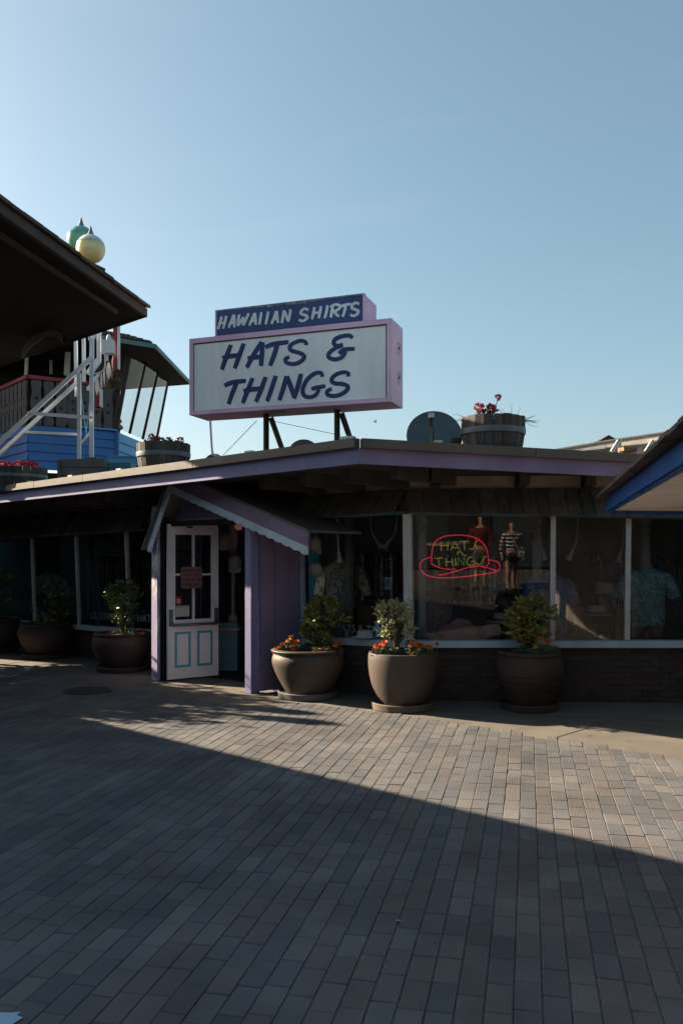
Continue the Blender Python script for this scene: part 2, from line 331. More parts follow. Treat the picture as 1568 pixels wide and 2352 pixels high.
#@@SETTING
# ------------------------------------------------------------------ ground
BND = [(-14,19.0),(-8,14.9),(-5.5,12.75),(-3.69,11.3),(-2.75,10.4),(-1.8,9.65),(-1.3,9.2),(-.87,9.02),(-.46,9.22),(.35,8.74),(.94,8.28),(1.27,7.92),(1.68,7.6),(2.18,7.14),(2.73,6.61),(4.4,5.3),(7,3.9)]
def bndy(x):
    for (a,b),(c,d) in zip(BND, BND[1:]):
        if a <= x <= c: return b+(d-b)*(x-a)/(c-a)
    return 19 if x < -14 else 3.9
plaza = MB().add([(-90,-90,-.06),(90,-90,-.06),(90,400,-.06),(-90,400,-.06)], [(0,1,2,3)]).build('ground', M['far'], kind='structure')
pb = MB(); pb.add([(-9,-1,-.0075),(7.5,-1,-.0075),(7.5,16,-.0075),(-9,16,-.0075)], [(0,1,2,3)])
paving = pb.build('paved_plaza', M['bed'], kind='structure')
c = MB(); back = [(7,13),(-14,26)]
pts = [(x,y-.12,-.0045) for x,y in BND]+[(a,b,-.0045) for a,b in back]
c.prism([(p[0],p[1],-.05) for p in pts], (0,0,.0455))
walk = c.build('concrete_pavement', M['concrete'], kind='structure')
# joints scored in the concrete
jm = MB()
for a,b in [((1.9,7.42),(2.75,8.3)),((2.75,8.3),(4.4,8.0)),((.2,8.95),(2.75,8.3)),((-1.9,9.8),(-.9,9.75)),((-3.6,11.3),(-3.0,12.2)),((-2.0,9.9),(-1.55,10.5)),((-5.2,12.6),(-4.7,13.4))]:
    jm.bar((a[0],a[1],-.0025),(b[0],b[1],-.0025),.008,.003)
jm.build('joint', M['bed'], walk)
U = V((.2198,.9755,0)); Vv = V((.9755,-.2198,0)); PW, PL, GAP = .1016, .2032, .0026
pal = [((.112,.113,.113),5),((.124,.123,.12),3),((.137,.129,.118),4),((.123,.109,.1),4),((.1,.104,.107),4),((.128,.117,.104),2)]
palw = [p for p,k in pal for _ in range(k)]
pav = []
for i in range(-115,75):
    off = R.random()*PL; cur = R.choice(palw)
    for j in range(-6,85):
        ctr = Vv*(i*PW)+U*(j*PL+off)
        if R.random() < .42: cur = R.choice(palw)
        x, y = ctr.x, ctr.y
        if y < 1.0 or abs(x) > .42*y+2.1 or y > bndy(x)-.02 or y > 14: continue
        k = R.uniform(1.04,1.27); cm_ = [1.15*c_-.15*m_ for c_,m_ in zip(cur,(.122,.117,.112))]; lum = sum(cm_)/3; cm_ = [.55*q+.45*lum for q in cm_]; pav.append((ctr, (cm_[0]*k*.95,cm_[1]*k*.96,cm_[2]*k*1.03)))
infr = sorted([p for p in pav if p[0].y > 2.35 and abs(p[0].x) < .413*p[0].y], key=lambda p: p[0].y)[:300]
ids = {id(p) for p in infr}
pm = boxmesh('paver', (PW-GAP, PL-GAP-.002, .03), M['paver'], .003)
ang = math.atan2(-.2198,.9755)
def pavm(ctr): return Matrix.Translation((ctr.x,ctr.y,-.015+R.gauss(0,.0009))) @ Matrix.Rotation(ang+R.gauss(0,.004),4,'Z') @ Matrix.Rotation(R.gauss(0,.006),4,'X') @ Matrix.Rotation(R.gauss(0,.008),4,'Y')
for p in infr: piece('paver', pm, paving, pavm(p[0]), p[1])
vs_, fs_, cs_ = [], [], []
src = [v.co.copy() for v in pm.vertices]; sf = [tuple(f.vertices) for f in pm.polygons]
for p in pav:
    if id(p) in ids: continue
    m4 = pavm(p[0]); b0 = len(vs_); vs_ += [tuple(m4 @ q) for q in src]; fs_ += [tuple(b0+i for i in f) for f in sf]; cs_ += [(*p[1],1)]*len(src)
me = bpy.data.meshes.new('paver_field'); me.from_pydata(vs_, [], fs_); ca = me.color_attributes.new('tint','FLOAT_COLOR','POINT')
ca.data.foreach_set('color', [q for c_ in cs_ for q in c_]); me.materials.append(M['pavera'])
o = bpy.data.objects.new('paver_field', me); col.objects.link(o); attach(o, paving); o['kind'] = 'stuff'
# manhole cover
mc = P(201,1587,3040/(1587-1285)); mh = MB().lathe((mc.x,mc.y,0), [(.30,.0),(.30,.012),(.285,.014),(.28,.010),(.01,.010)], 28)
for k in range(-4,5): mh.box((mc.x,mc.y+k*.055,.012), (.5*math.sqrt(max(0,1-(k/5)**2)),.018,.006))
tag(mh.build('manhole_cover', M['iron']), 'round dark iron manhole cover in the paving before the entrance', 'manhole cover')
# litter
lm = MB(); q = P(14,2342,3040/(2342-1285)); lm.prism([(q.x-.09,q.y-.05,.006),(q.x+.03,q.y-.06,.006),(q.x+.06,q.y+.0,.007),(q.x+.035,q.y+.005,.012),(q.x+.04,q.y+.03,.01),(q.x+.01,q.y+.02,.012),(q.x-.08,q.y+.03,.008)],(0,0,.0015))
tag(lm.build('paper_scrap', mat('pale_blue_paper',(.35,.5,.65))), 'torn pale blue paper scrap lying on the pavers at the corner', 'litter')
lm = MB(); q = P(913,2117,3040/(2117-1285)); lm.leaf((q.x-.015,q.y,.004),(1,-.2,.03),.04,.015,(0,0,1))
tag(lm.build('fallen_leaf', mat('pale_leaf',(.3,.4,.5))), 'small pale fallen leaf lying alone on the shaded pavers', 'leaf')

# ------------------------------------------------------------------ the shop
ND = 7.70
shop = thing('hat_shop', 'low purple trimmed shop with dark display windows, overhanging roof and gabled entrance', 'shop', (.77,9.4,0))
Cn = V((.164,7.89,0)); FL = Cn-D2*12; FR = V((5.2,8.93,0))
def flz(t): return 2.75-.0108*t       # fascia top along the left run (t metres from the corner)
def frz(x): return 2.75-.026*(x-.164)
WC = V((.77,9.40,0))
def Rw(x): return V((x, 9.40-.05*(x-.77), 0))
RN = V((-.05,-1,0)).normalized()
LE = Wp(-190,ND); BJ = Wp(706,ND)
# fascia boards + flashing
def band(p, q, zp, zq, h0, h1, out, th, m, name, parent, cut=None):
    # strip between heights z-h0 and z-h1, th thick, offset 'out' outward
    t = (q-p).normalized(); nrm = V((t.y,-t.x,0)); nrm = nrm if nrm.y < 0 else -nrm
    a = [p+nrm*(out-th)+V((0,0,zp-h1)), q+nrm*(out-th)+V((0,0,zq-h1)), q+nrm*out+V((0,0,zq-h1)), p+nrm*out+V((0,0,zp-h1))]
    b = [p+nrm*(out-th)+V((0,0,zp-h0)), q+nrm*(out-th)+V((0,0,zq-h0)), q+nrm*out+V((0,0,zq-h0)), p+nrm*out+V((0,0,zp-h0))]
    return MB().hexa(a+b).build(name, m, parent)
cuts = [0,2.35,4.55,5.75,8.7,10.5,12]
band(Cn-D2*.0, FL, flz(0), flz(12), .085, .235, 0, .04, M['purple'], 'fascia_board', shop)
for a,b in zip(cuts, cuts[1:]):
    f = band(Cn-D2*(a+.004), Cn-D2*(b-.004), flz(a)+R.uniform(0,.004), flz(b)+R.uniform(0,.004), 0, .088, .07, .09, M['flash'], 'flashing', shop)
for a,b in ((0.02,1.75),(1.75,3.6),(3.6,5.03)):
    p, q = V((.164+a,7.89+.2065*a,0)), V((.164+b-.006,7.89+.2065*(b-.006),0))
    band(p, q, frz(p.x), frz(q.x), 0, .088, .062, .09, M['flash'], 'flashing', shop)
band(V((.168,7.891,0)), FR, frz(.168), frz(5.2), .085, .235, 0, .04, M['lilac'], 'fascia_board', shop)
for t,dx in ((1.55,0),(3.9,.0),(5.0,0),(6.05,0),(6.8,0)):
    q = Cn-D2*t; MB().box((q.x+N2.x*.05,q.y+N2.y*.05,flz(t)+.018),(.1,.05,.04),math.radians(-40)).build('roof_clip', M['white'], shop)
for x in (.95,):
    MB().box((x,8.15,frz(x)+.02),(.08,.05,.045)).build('roof_clip', M['white'], shop)
MB().box((.06,8.02,2.765),(.14,.08,.05),math.radians(-30)).build('roof_clip', M['white'], shop)
# roof and soffit slabs
poly = [Cn+N2*.05+V((0,.02,0)), FR+V((0,.05,0)), V((5.2,14,0)), V((-.5,16,0)), V((-3.3,17.3,0)), FL+N2*4.6, FL+N2*.05]
MB().prism([p+V((0,0,2.60)) for p in poly], (0,0,.06)).build('roof', M['roofdark'], shop)
MB().prism([p+V((0,0,2.545)) for p in poly], (0,0,.05)).build('soffit', M['soffit'], shop)
# rafters under the eaves
for t in [x*.62-.1 for x in range(0,20)]:
    if 2.0 < t < 4.3: continue
    a = Cn-D2*t+N2*.45; b = Cn-D2*t+N2*1.5
    if t < .4: a += N2*0; 
    MB().bar(a+V((0,0,2.47)), b+V((0,0,2.47)), .09,.145).build('rafter', M['soffit'], shop)
for x in (.98,1.93,2.67,3.5,4.3):
    y0 = 7.94+.2065*(x-.164); MB().bar((x,y0+.4,2.47),(x+.08,9.38,2.47),.1,.145).build('rafter', M['soffit'], shop)
# wall chain: brick base, sill, glass, skirt, stucco band
LB = [(Wp(-190,ND),.47,1.93),(Wp(83,ND),.50,1.965),(Wp(185,ND),.52,1.985),(Wp(300,ND),.54,2.015),(Wp(352,ND),.55,2.03)]
BY = [(Wp(744,ND),.645,2.09),(WC,.69,2.115)]
RT = [(WC,.69,2.115),(Rw(2.365),.70,2.085),(Rw(3.19),.705,2.06),(Rw(3.86),.71,2.04),(Rw(5.2),.71,2.02)]
bay = [(Wp(706,ND),.64,2.087)]+BY
def outn(a,b):
    t = (b-a).normalized(); q = V((t.y,-t.x,0)); return q if q.y < 0 else -q
LEAN = .06
def window(ch, name='shop_window'):
    for (a,za,ta),(b,zb,tb) in zip(ch, ch[1:]):
        nrm = outn(a,b); g = MB()
        g.add([a+V((0,0,za)), b+V((0,0,zb)), b+nrm*LEAN+V((0,0,tb)), a+nrm*LEAN+V((0,0,ta))], [(0,1,2,3)])
        g.build('window_pane', M['glass'], shop)
window(LB); window(BY); window(RT)
def mull(p, z0, z1, nrm, wd, m=M['mull']):
    MB().bar(p+nrm*.01+V((0,0,z0)), p+nrm*(LEAN+.01)+V((0,0,z1)), wd, .06, nrm).build('mullion', m, shop)
nl = outn(LB[0][0], LB[1][0])
for a,z0,z1 in LB[1:4]: mull(a,z0,z1,nl,.042)
mull(WC,.69,2.115,(nl+RN).normalized(),.1)
for a,z0,z1 in RT[1:4]: mull(a,z0,z1,RN,.055)
def sill(ch):
    for (a,za,ta),(b,zb,tb) in zip(ch, ch[1:]):
        nrm = outn(a,b); s = MB().hexa([a-nrm*.03+V((0,0,za-.085)), b-nrm*.03+V((0,0,zb-.085)), b+nrm*.075+V((0,0,zb-.085)), a+nrm*.075+V((0,0,za-.085)),
                 a-nrm*.03+V((0,0,za-.0)), b-nrm*.03+V((0,0,zb-.0)), b+nrm*.07+V((0,0,zb-.012)), a+nrm*.07+V((0,0,za-.012))])
        s.build('window_sill', M['sill'], shop)
        h = MB().bar(a+nrm*LEAN+V((0,0,ta+.015)), b+nrm*LEAN+V((0,0,tb+.015)), .05,.03).build('head_rail', M['teal'], shop)
sill([LB[0],LB[-1]]); sill([bay[0],bay[-1]]); sill([RT[0],RT[-1]])
# brick base
bm = boxmesh('brick', (.195,.03,.056), M['brick'], .004)
bpal = [(.065,.042,.039),(.055,.037,.035),(.075,.046,.041),(.05,.04,.039),(.066,.053,.05),(.05,.046,.045)]
def brickwall(a, b, ztop_a, ztop_b, stuff=False):
    nrm = outn(a,b); t = (b-a).normalized(); Ln = (b-a).length
    base = MB().hexa([a-nrm*.2+V((0,0,-.01)), b-nrm*.2+V((0,0,-.01)), b-nrm*.02+V((0,0,-.01)), a-nrm*.02+V((0,0,-.01)),
                      a-nrm*.2+V((0,0,ztop_a)), b-nrm*.2+V((0,0,ztop_b)), b-nrm*.02+V((0,0,ztop_b)), a-nrm*.02+V((0,0,ztop_a))]).build('brick_base', M['mortar'], shop)
    rot = frame_m((0,0,0), t, -nrm); far = MB(); 
    for r in range(9):
        s = .1*(r % 2)
        z = .032+r*.067
        while s < Ln-.05:
            zt = ztop_a+(ztop_b-ztop_a)*s/Ln
            if z+.03 < zt:
                p = a+t*(s+.1 if s+.2 < Ln else Ln-.1)-nrm*(.02+R.uniform(-.003,.004)); p.z = z
                mm = Matrix.Translation(p) @ rot
                if stuff: far.add([mm @ v.co for v in bm.vertices], [tuple(f.vertices) for f in bm.polygons])
                else: piece('brick', bm, base, mm, R.choice(bpal))
            s += .2075
    if stuff: 
        o = far.build('brick_courses', M['brick'], base); o['kind'] = 'stuff'; o.color = (.085,.04,.035,1)
brickwall(bay[0][0], WC, .555, .605); brickwall(WC, Rw(5.2), .605, .625); brickwall(LB[0][0], Wp(350,ND), .385, .465, True)
# shake skirt over the windows and the stucco band above it
def skirt(ch0, ch1):
    (a,_,ta),(b,_,tb) = ch0, ch1; nrm = outn(a,b); t = (b-a).normalized(); Ln = (b-a).length
    sk = MB().add([a+nrm*.21+V((0,0,ta+.03)), b+nrm*.21+V((0,0,tb+.03)), b-nrm*.015+V((0,0,2.39)), a-nrm*.015+V((0,0,2.39)), a+nrm*.0+V((0,0,ta+.03)), b+nrm*.0+V((0,0,tb+.03))], [(0,1,2,3),(0,4,5,1)]).build('shake_skirt', M['soffit'], shop)
    s = 0
    while s < Ln-.02:
        wd = min(R.uniform(.13,.2), Ln-s); f0, f1 = s/Ln, (s+wd-.01)/Ln
        z0 = ta+(tb-ta)*f0+.0+R.uniform(-.012,.004); th = R.uniform(.012,.02)
        p, q = a+t*s, a+t*(s+wd-.01); lo = V((0,0,1)); k = nrm*.275
        pts = [p+k+V((0,0,z0)), q+k+V((0,0,z0)), q+nrm*.012+V((0,0,2.40)), p+nrm*.012+V((0,0,2.40))]
        of = (nrm*.6+V((0,0,.5)))*th*1.3
        MB().hexa([x for x in pts]+[x+of*(1 if i < 2 else .4) for i,x in enumerate(pts)]).build('shake', M['shake'], sk)
        s += wd
    st = MB().hexa([a-nrm*.12+V((0,0,ta)), b-nrm*.12+V((0,0,tb)), b-nrm*.02+V((0,0,tb)), a-nrm*.02+V((0,0,ta)), a-nrm*.12+V((0,0,2.545)), b-nrm*.12+V((0,0,2.545)), b-nrm*.02+V((0,0,2.545)), a-nrm*.02+V((0,0,2.545))]).build('stucco_band', M['beige'], shop)
skirt(LB[0], LB[-1]); skirt(bay[0], bay[-1]); skirt(RT[0], RT[-1])
# interior: floor, back walls, ceiling, display shelf, turned posts
il, ir = LE+N2*.1, V((5.15,9.25,0))
MB().prism([LE+N2*.1, Wp(352,ND)+N2*.1, Wp(352,ND)-N2*.3, Wp(706,ND)-N2*.2, Wp(706,ND)+N2*.1, WC+V((0,.1,0)), ir, V((5.15,12.6,0)), V((.5,12.6,0)), LE+N2*3.4], (0,0,.02)).build('shop_floor', M['darkwood'], shop)
for a,b in ((LE+N2*.12,LE+N2*3.4),(LE+N2*3.4,V((.5,12.6,0))),(V((.5,12.6,0)),V((5.15,12.6,0))),(V((5.15,12.6,0)),V((5.15,9.25,0)))):
    MB().bar(a+V((0,0,1.27)),b+V((0,0,1.27)),.08,2.54).build('interior_wall', M['inside'], shop)
a, b = LE+N2*.05, Wp(345,ND)+N2*.05
for p,q,zz in ((LE,Wp(340,ND),.46),(Wp(746,ND),WC,.62),(WC,Rw(5.1),.63)):
    nrm = -outn(p,q); MB().hexa([p+nrm*.06+V((0,0,zz-.04)),q+nrm*.06+V((0,0,zz-.04)),q+nrm*.85+V((0,0,zz-.04)),p+nrm*.85+V((0,0,zz-.04)),p+nrm*.06+V((0,0,zz)),q+nrm*.06+V((0,0,zz)),q+nrm*.85+V((0,0,zz)),p+nrm*.85+V((0,0,zz))]).build('display_shelf', M['insideteal'], shop)
MB().bar(Wp(-150,8.75,1.2),Wp(88,8.75,1.2),.03,1.5).build('display_backing', M['insideteal'], shop)
prof = [(.055,0),(.07,.02),(.07,.14),(.045,.16),(.06,.2),(.05,.25),(.062,.9),(.055,1.25),(.045,1.3),(.07,1.34),(.045,1.38),(.07,1.42),(.07,1.9),(.07,1.95)]
for px,Y in ((803,10.05),(970,9.9),(1232,9.95),(1480,9.95),(1590,9.9)):
    MB().lathe(P(px,1285,Y)*1+V((0,0,-1.6+.62)), prof, 14).build('turned_post', M['oldwhite'], shop, True)
for px,nd in ((207,8.35),(275,8.2),(128,8.7)):
    MB().lathe(Wp(px,nd,.45), prof, 12).build('turned_post', M['oldwhite'], shop, True)
# ---- entrance porch
PLp, PRp = V((-2.466,10.97,0)), V((-1.07,9.95,0))
def gpt(px, py, nd=6.75): q = Wp(px, nd); q.z = zat(py, q.y); return q
MB().bar(PLp+V((.03,.03,0)), PLp+V((.03,.03,2.3)), .12,.12, D2).build('porch_post', M['sunlit_worn_post'], shop)
MB().bar(PLp+D2*.105+N2*.07, PLp+D2*.105+N2*.07+V((0,0,2.15)), .075,.08, D2).build('door_jamb', M['darkwood'], shop)
MB().bar(PRp+V((0,0,0)), PRp+V((0,0,2.2)), .15,.10, D2).build('porch_post', M['post'], shop)
MB().bar(PRp-D2*.085+N2*.03, PRp-D2*.085+N2*.03+V((0,0,2.1)), .016,.12, D2).build('door_stop', M['white'], shop)
lp = PRp-D2*.1+N2*.01
MB().box((lp.x,lp.y,1.08),(.02,.05,.17),-.7).build('lock_keeper', M['chrome'], shop)
MB().box((lp.x-.012,lp.y-.01,1.14),(.02,.03,.06),-.7).build('latch', M['bar'], shop)
# right porch wall: upright panels back to the window bay
ws, we = PRp+D2*.08+N2*.05, Wp(703,ND)-N2*.02
for f0,f1 in ((0,.30),(.30,.62),(.62,1.0)):
    a, b = ws.lerp(we,f0+.004), ws.lerp(we,f1-.004)
    MB().bar(a+V((0,0,1.06)), b+V((0,0,1.06)), .03+R.uniform(0,.006), 2.08).build('wall_panel', M['lilac'], shop)
for f in (.30,.62): 
    a = ws.lerp(we,f); MB().bar(a,a+V((0,0,2.08)),.01,.024,(we-ws)).build('wall_batten', M['purple'], shop)
a = Wp(703,ND)-N2*.06; MB().bar(a+V((.02,-.03,.3)), a+V((-.02,-.0,1.72)), .05,.06, N2).build('corner_trim', M['sill'], shop)
a = Wp(726,ND); MB().bar(a+V((0,0,.62)), a-N2*.06+V((0,0,2.09)), .155,.04, N2).build('teal_pilaster', M['teal'], shop)
# left porch wall
a, b = PLp+N2*.1, Wp(350,ND)+V((.03,-.02,0)); MB().bar(a+V((0,0,1.05)), b+V((0,0,1.05)), .03, 2.1).build('wall_panel', M['lilac'], shop)
MB().bar(Wp(372,7.62)+V((0,0,1.05)), Wp(462,7.62)+V((0,0,1.05)), .03, 2.1).build('wall_panel', M['lilac'], shop)
# gable boards
A0, R0, L0 = gpt(390,1113), gpt(706,1255), gpt(341,1262)
nout = -N2
def fascia_poly(p0, p1, up0, up1, out, th, m, name):
    MB().prism([p0+nout*out, p1+nout*out, p1+up1+nout*out, p0+up0+nout*out], N2*th).build(name, m, shop)
zU = V((0,0,.17))
k = (2.53-(A0.z+.17))/((R0.z-A0.z)); s1 = A0.lerp(R0, k if 0 < k < 1 else .0)
MB().prism([A0+V((0,0,.0)), R0, R0+zU, s1+zU, A0+V((0,0,.0))+V((0,0,.0))+ (s1-A0)*.15+V((0,0,.03))], N2*.035).build('barge_board', M['lilac'], shop)
sidev = -D2*.085
MB().prism([A0, L0, L0+sidev+V((0,0,.04)), A0+sidev*.9+V((0,0,-.06))], N2*.035).build('barge_board', M['lilac'], shop)
def scallop(p0, p1, dn, name, nsc):
    t = p1-p0; pts = [p0+nout*.012, p1+nout*.012]; low = []
    for i in range(nsc):
        for j in range(6):
            f = (i+(j+.0)/6)/nsc; low.append((f, .018*math.sin(math.pi*j/6)))
    low.append((1,0))
    pts = [p0+t*f+dn*(1+0)+dn.normalized()*e for f,e in low]
    top = [p0+t*f for f,e in low]
    m = MB(); n = len(low); o1, o2 = nout*.022, nout*.001
    vs = [q+o1 for q in top]+[q+o1 for q in pts]+[q+o2 for q in top]+[q+o2 for q in pts]
    fs = []
    for i in range(n-1): fs += [(i,i+1,n+i+1,n+i),(2*n+i,3*n+i,3*n+i+1,2*n+i+1),(n+i,n+i+1,3*n+i+1,3*n+i),(i,2*n+i,2*n+i+1,i+1)]
    fs += [(0,n,3*n,2*n),(n-1,2*n+n-1,3*n+n-1,n+n-1)]
    m.add(vs, fs).build(name, M['trimblue'], shop)
scallop(A0+D2*.01, R0+D2*.02+V((0,0,-.005)), V((0,0,-.085)), 'scalloped_trim', 18)
scallop(A0-D2*.005+V((0,0,-.01)), L0+V((0,0,-.02)), D2*.055+V((0,0,-.02)), 'scalloped_trim', 18)
# gable roof slopes
def slope(p0, p1, name, th):
    MB().prism([p0, p1, p1+N2*(ND-6.75), p0+N2*(ND-6.75)], th).build(name, M['shake'], shop)
slope(s1+V((0,0,.172))-N2*.03, R0+V((0,0,.172))-N2*.03+D2*.04+V((0,0,-.02)), 'porch_roof', V((0,0,.03)))
slope(A0+sidev+V((0,0,-.09))-N2*.03, L0+sidev*1.1+V((0,0,.0))-N2*.03, 'porch_roof', -D2*.03)
# porch ceiling and infill above the door
cz = 2.10
MB().prism([PLp+N2*.15+V((0,0,cz)), PRp+N2*.05+V((0,0,cz)), Wp(700,ND)+V((0,0,cz)), Wp(352,ND)+V((0,0,cz))], (0,0,.03)).build('porch_ceiling', M['lilac'], shop)
MB().bar(PLp+N2*.1+V((0,0,2.07)), PRp+N2*.06+V((0,0,2.07)), .06,.07).build('lintel', M['darkwood'], shop)
a, b = PLp+N2*.25, PRp+N2*.2
MB().prism([a+V((0,0,cz+.03)), b+V((0,0,cz+.03)), b.lerp(a,.25)+V((0,0,2.2)), a.lerp(b,.1)+V((0,0,2.5)), a+V((0,0,2.5))], N2*.03).build('gable_panel', M['lilac'], shop)
# ---- the open door
dl, dr = V((-2.285,10.87,0)), V((-1.694,11.33,0)); dt = (dr-dl).normalized(); dn = V((dt.y,-dt.x,0)); DW = (dr-dl).length
def dpt(u, z, o=0): return dl+dt*u+V((0,0,z))+dn*o
def drect(u0,u1,z0,z1,o0,o1): return MB().hexa([dpt(u0,z0,o0),dpt(u1,z0,o0),dpt(u1,z0,o1),dpt(u0,z0,o1),dpt(u0,z1,o0),dpt(u1,z1,o0),dpt(u1,z1,o1),dpt(u0,z1,o1)])
dm = MB()
gz0, gz1, gu0, gu1 = .80, 1.93, .105, DW-.105
for u0,u1,z0,z1 in ((0,DW,.02,gz0),(0,DW,gz1,2.065),(0,gu0,gz0,gz1),(gu1,DW,gz0,gz1)):
    b_ = drect(u0,u1,z0,z1,-.022,.022); dm.add(b_.v, b_.f)
door = dm.build('door', M['door'], shop); door['label'] = 'open white door with four panes and aqua mouldings'
uc = (gu0+gu1)/2; zc = 1.40
drect(uc-.016,uc+.016,gz0,gz1,-.018,.018).build('glazing_bar', M['door'], door)
for a,b in ((gu0,uc-.016),(uc+.016,gu1)): drect(a,b,zc-.014,zc+.014,-.018,.018).build('glazing_bar', M['door'], door)
for a,b in ((gu0,uc-.016),(uc+.016,gu1)):
    for z0,z1 in ((gz0,zc-.014),(zc+.014,gz1)):
        MB().add([dpt(a,z0),dpt(b,z0),dpt(b,z1),dpt(a,z1)], [(0,1,2,3)]).build('pane', M['glass'], door)
for u0 in (.095,.425):
    fr = MB(); u1 = u0+.23; z0, z1 = .17,.64
    for a,b,c_,d_ in ((u0,u1,z0,z0+.03),(u0,u1,z1-.03,z1),(u0,u0+.03,z0+.03,z1-.03),(u1-.03,u1,z0+.03,z1-.03)):
        x = drect(a,b,c_,d_,.022,.034); fr.add(x.v, x.f)
    fr.build('moulding', M['aqua'], door); drect(u0+.055,u1-.055,z0+.055,z1-.055,.022,.028).build('door_panel', M['door'], door)
MB().tube([dpt(.04,.765,.06),dpt(.05,.735,.085),dpt(DW-.06,.735,.085),dpt(DW-.03,.77,.06)], .019, 8).build('push_bar', M['bar'], door, True)
for u in (.035,DW-.045): drect(u-.02,u+.02,.72,.94,.022,.06).build('bar_housing', M['bar'], door)
drect(.27,.36,2.02,2.04,.022,.03).build('vent_slot', M['ink'], door)
drect(.118,.118+.2,.84,.985,.004,.006).build('notice_paper', M['paper'], door)
text('NO ANIMALS ALLOWED', .019, dpt(.124,.962,.0066), dt, (0,0,1), M['ink'], door, ext=.0003)
drect(.125,.195,1.0,1.11,.004,.006).build('sticker', M['stickr'], door)
MB().lathe(dpt(.16,1.05,.0065), [(.028,0),(.028,.001),(.001,.001)], 16, rot=frame_m((0,0,0),dt,(0,0,1)).to_3x3()).build('sticker_disc', M['paper'], door)
text('BAY', .024, dpt(.138,1.046,.0085), dt, (0,0,1), M['ink'], door, ext=.0003, shear=.3)
# carved notice hung on the door
nb = thing('notice_sign', 'reddish carved notice board with cut corners hung on the white door panes', 'notice', dpt(.37,1.3))
pts = [(.205,1.24),(.225,1.215),(.50,1.215),(.52,1.24),(.52,1.475),(.50,1.5),(.225,1.5),(.205,1.475)]
MB().prism([dpt(u-.03,z,.03) for u,z in pts], dn*.018).build('board', M['noticew'], nb)
for s_,z,sz,u in (('SORRY NO',1.432,.064,.217),('\u2022FOOD\u2022',1.372,.062,.225),('DRINK OR',1.308,.062,.213),('BARE FEET',1.242,.062,.21)):
    text(s_, sz, dpt(u-.02 if s_[0] != '\u2022' else u,z,.0495), dt, (0,0,1), M['noticel'], nb, ext=.0012)
MB().tube([dpt(.21,1.5,.035),dpt(.335,1.7,.026),dpt(.46,1.5,.035)], .0025, 5).build('cord', M['twig'], nb)
# ------------------------------------------------------------------ display things inside the shop
def ring(c, rx, ry, n=20, a0=0): return [V((c[0]+rx*math.cos(a0+2*math.pi*k/n), c[1]+ry*math.sin(a0+2*math.pi*k/n), c[2])) for k in range(n)]
def mannequin(px, pyhem, pysh, Y, w_, shirt, label, legs=True, cat='mannequin', sleeves=True, headless=True):
    c = P(px,pyhem,Y); zs = zat(pysh,Y); t = thing('mannequin', label, cat, (c.x,c.y,c.z-.15), 'dressed mannequins in the windows'); h = zs-c.z; r = random.Random(px)
    fr = [(0,.43,.26),(.2,.44,.27),(.45,.42,.27),(.65,.46,.28),(.8,.5,.29),(.9,.48,.26),(.96,.36,.21),(1.0,.2,.17)]
    m_ = MB(); rings = []
    for f,a,b in fr:
        rg_ = []
        for k in range(32):
            an = 2*math.pi*k/32; wob = 1+.035*math.sin(5*an+3*f)*(1-f)+r.uniform(-.008,.008)
            rg_.append(V((c.x+w_*a*wob*math.cos(an), c.y+w_*b*wob*math.sin(an), c.z+h*f+.008*math.sin(4*an)*(f < .05))))
        rings.append(rg_)
    m_.loft(rings).build('shirt', shirt, t, True)
    if sleeves:
        for s in (-1,1):
            MB().tube([(c.x+s*w_*.38,c.y,c.z+h*.9),(c.x+s*w_*.52,c.y,c.z+h*.8),(c.x+s*w_*.62,c.y-.01,c.z+h*.58),(c.x+s*w_*.66,c.y-.015,c.z+h*.5)],[w_*.13,w_*.145,w_*.15,w_*.155],12).build('sleeve', shirt, t, True)
    for s in (-1,1): MB().prism([(c.x,c.y-w_*.25,c.z+h*.84),(c.x+s*w_*.2,c.y-w_*.2,c.z+h*.93),(c.x+s*w_*.17,c.y-w_*.1,c.z+h*1.02),(c.x+s*w_*.05,c.y-w_*.19,c.z+h*.98)],(0,.012,.008)).build('collar', shirt, t)
    MB().lathe((c.x,c.y,c.z+h*.95), [(w_*.16,0),(w_*.12,h*.06),(w_*.115,h*.12),(w_*.02,h*.13)],16).build('neck', M['mskin'], t, True)
    MB().bar((c.x,c.y-w_*.275,c.z+.02),(c.x,c.y-w_*.275,c.z+h*.8),.022,.006,(0,1,0)).build('placket', shirt, t)
    if legs:
        for s in (-1,1): MB().lathe((c.x+s*w_*.2,c.y,c.z-.13), [(w_*.17,0),(w_*.18,.06),(w_*.19,.16)],14).build('leg', M['mskin'], t, True)
    return t
def hat(px, py, Y, r, m, label, hc=.11, stand=None, band=True):
    c = P(px,py,Y); t = thing('hat', label, 'hat', tuple(c), 'hats on display in the windows')
    n = 28; m_ = MB(); prof = [(.2*r,hc*.96),(.42*r,hc*1.0),(.56*r,hc*.93),(.6*r,hc*.6),(.64*r,.02),(.68*r,.006),(.98*r,.0),(r,.008),(r,.0),(.68*r,-.006),(.6*r,0)]
    m_.lathe(c, [(.01,hc*.9)]+prof, n, 1.0,1.12).build('felt', m, t, True)
    if band: MB().lathe(c, [(.635*r,.014),(.645*r,.016),(.635*r,.04),(.62*r,.04)], n,1,1.12).build('hat_band', M['hatd'], t)
    if stand: MB().lathe((c.x,c.y,stand), [(.08,0),(.08,.012),(.012,.02),(.012,c.z-stand-.03),(.05,c.z-stand-.006)],14).build('stand', M['darkwood'], t)
    return t
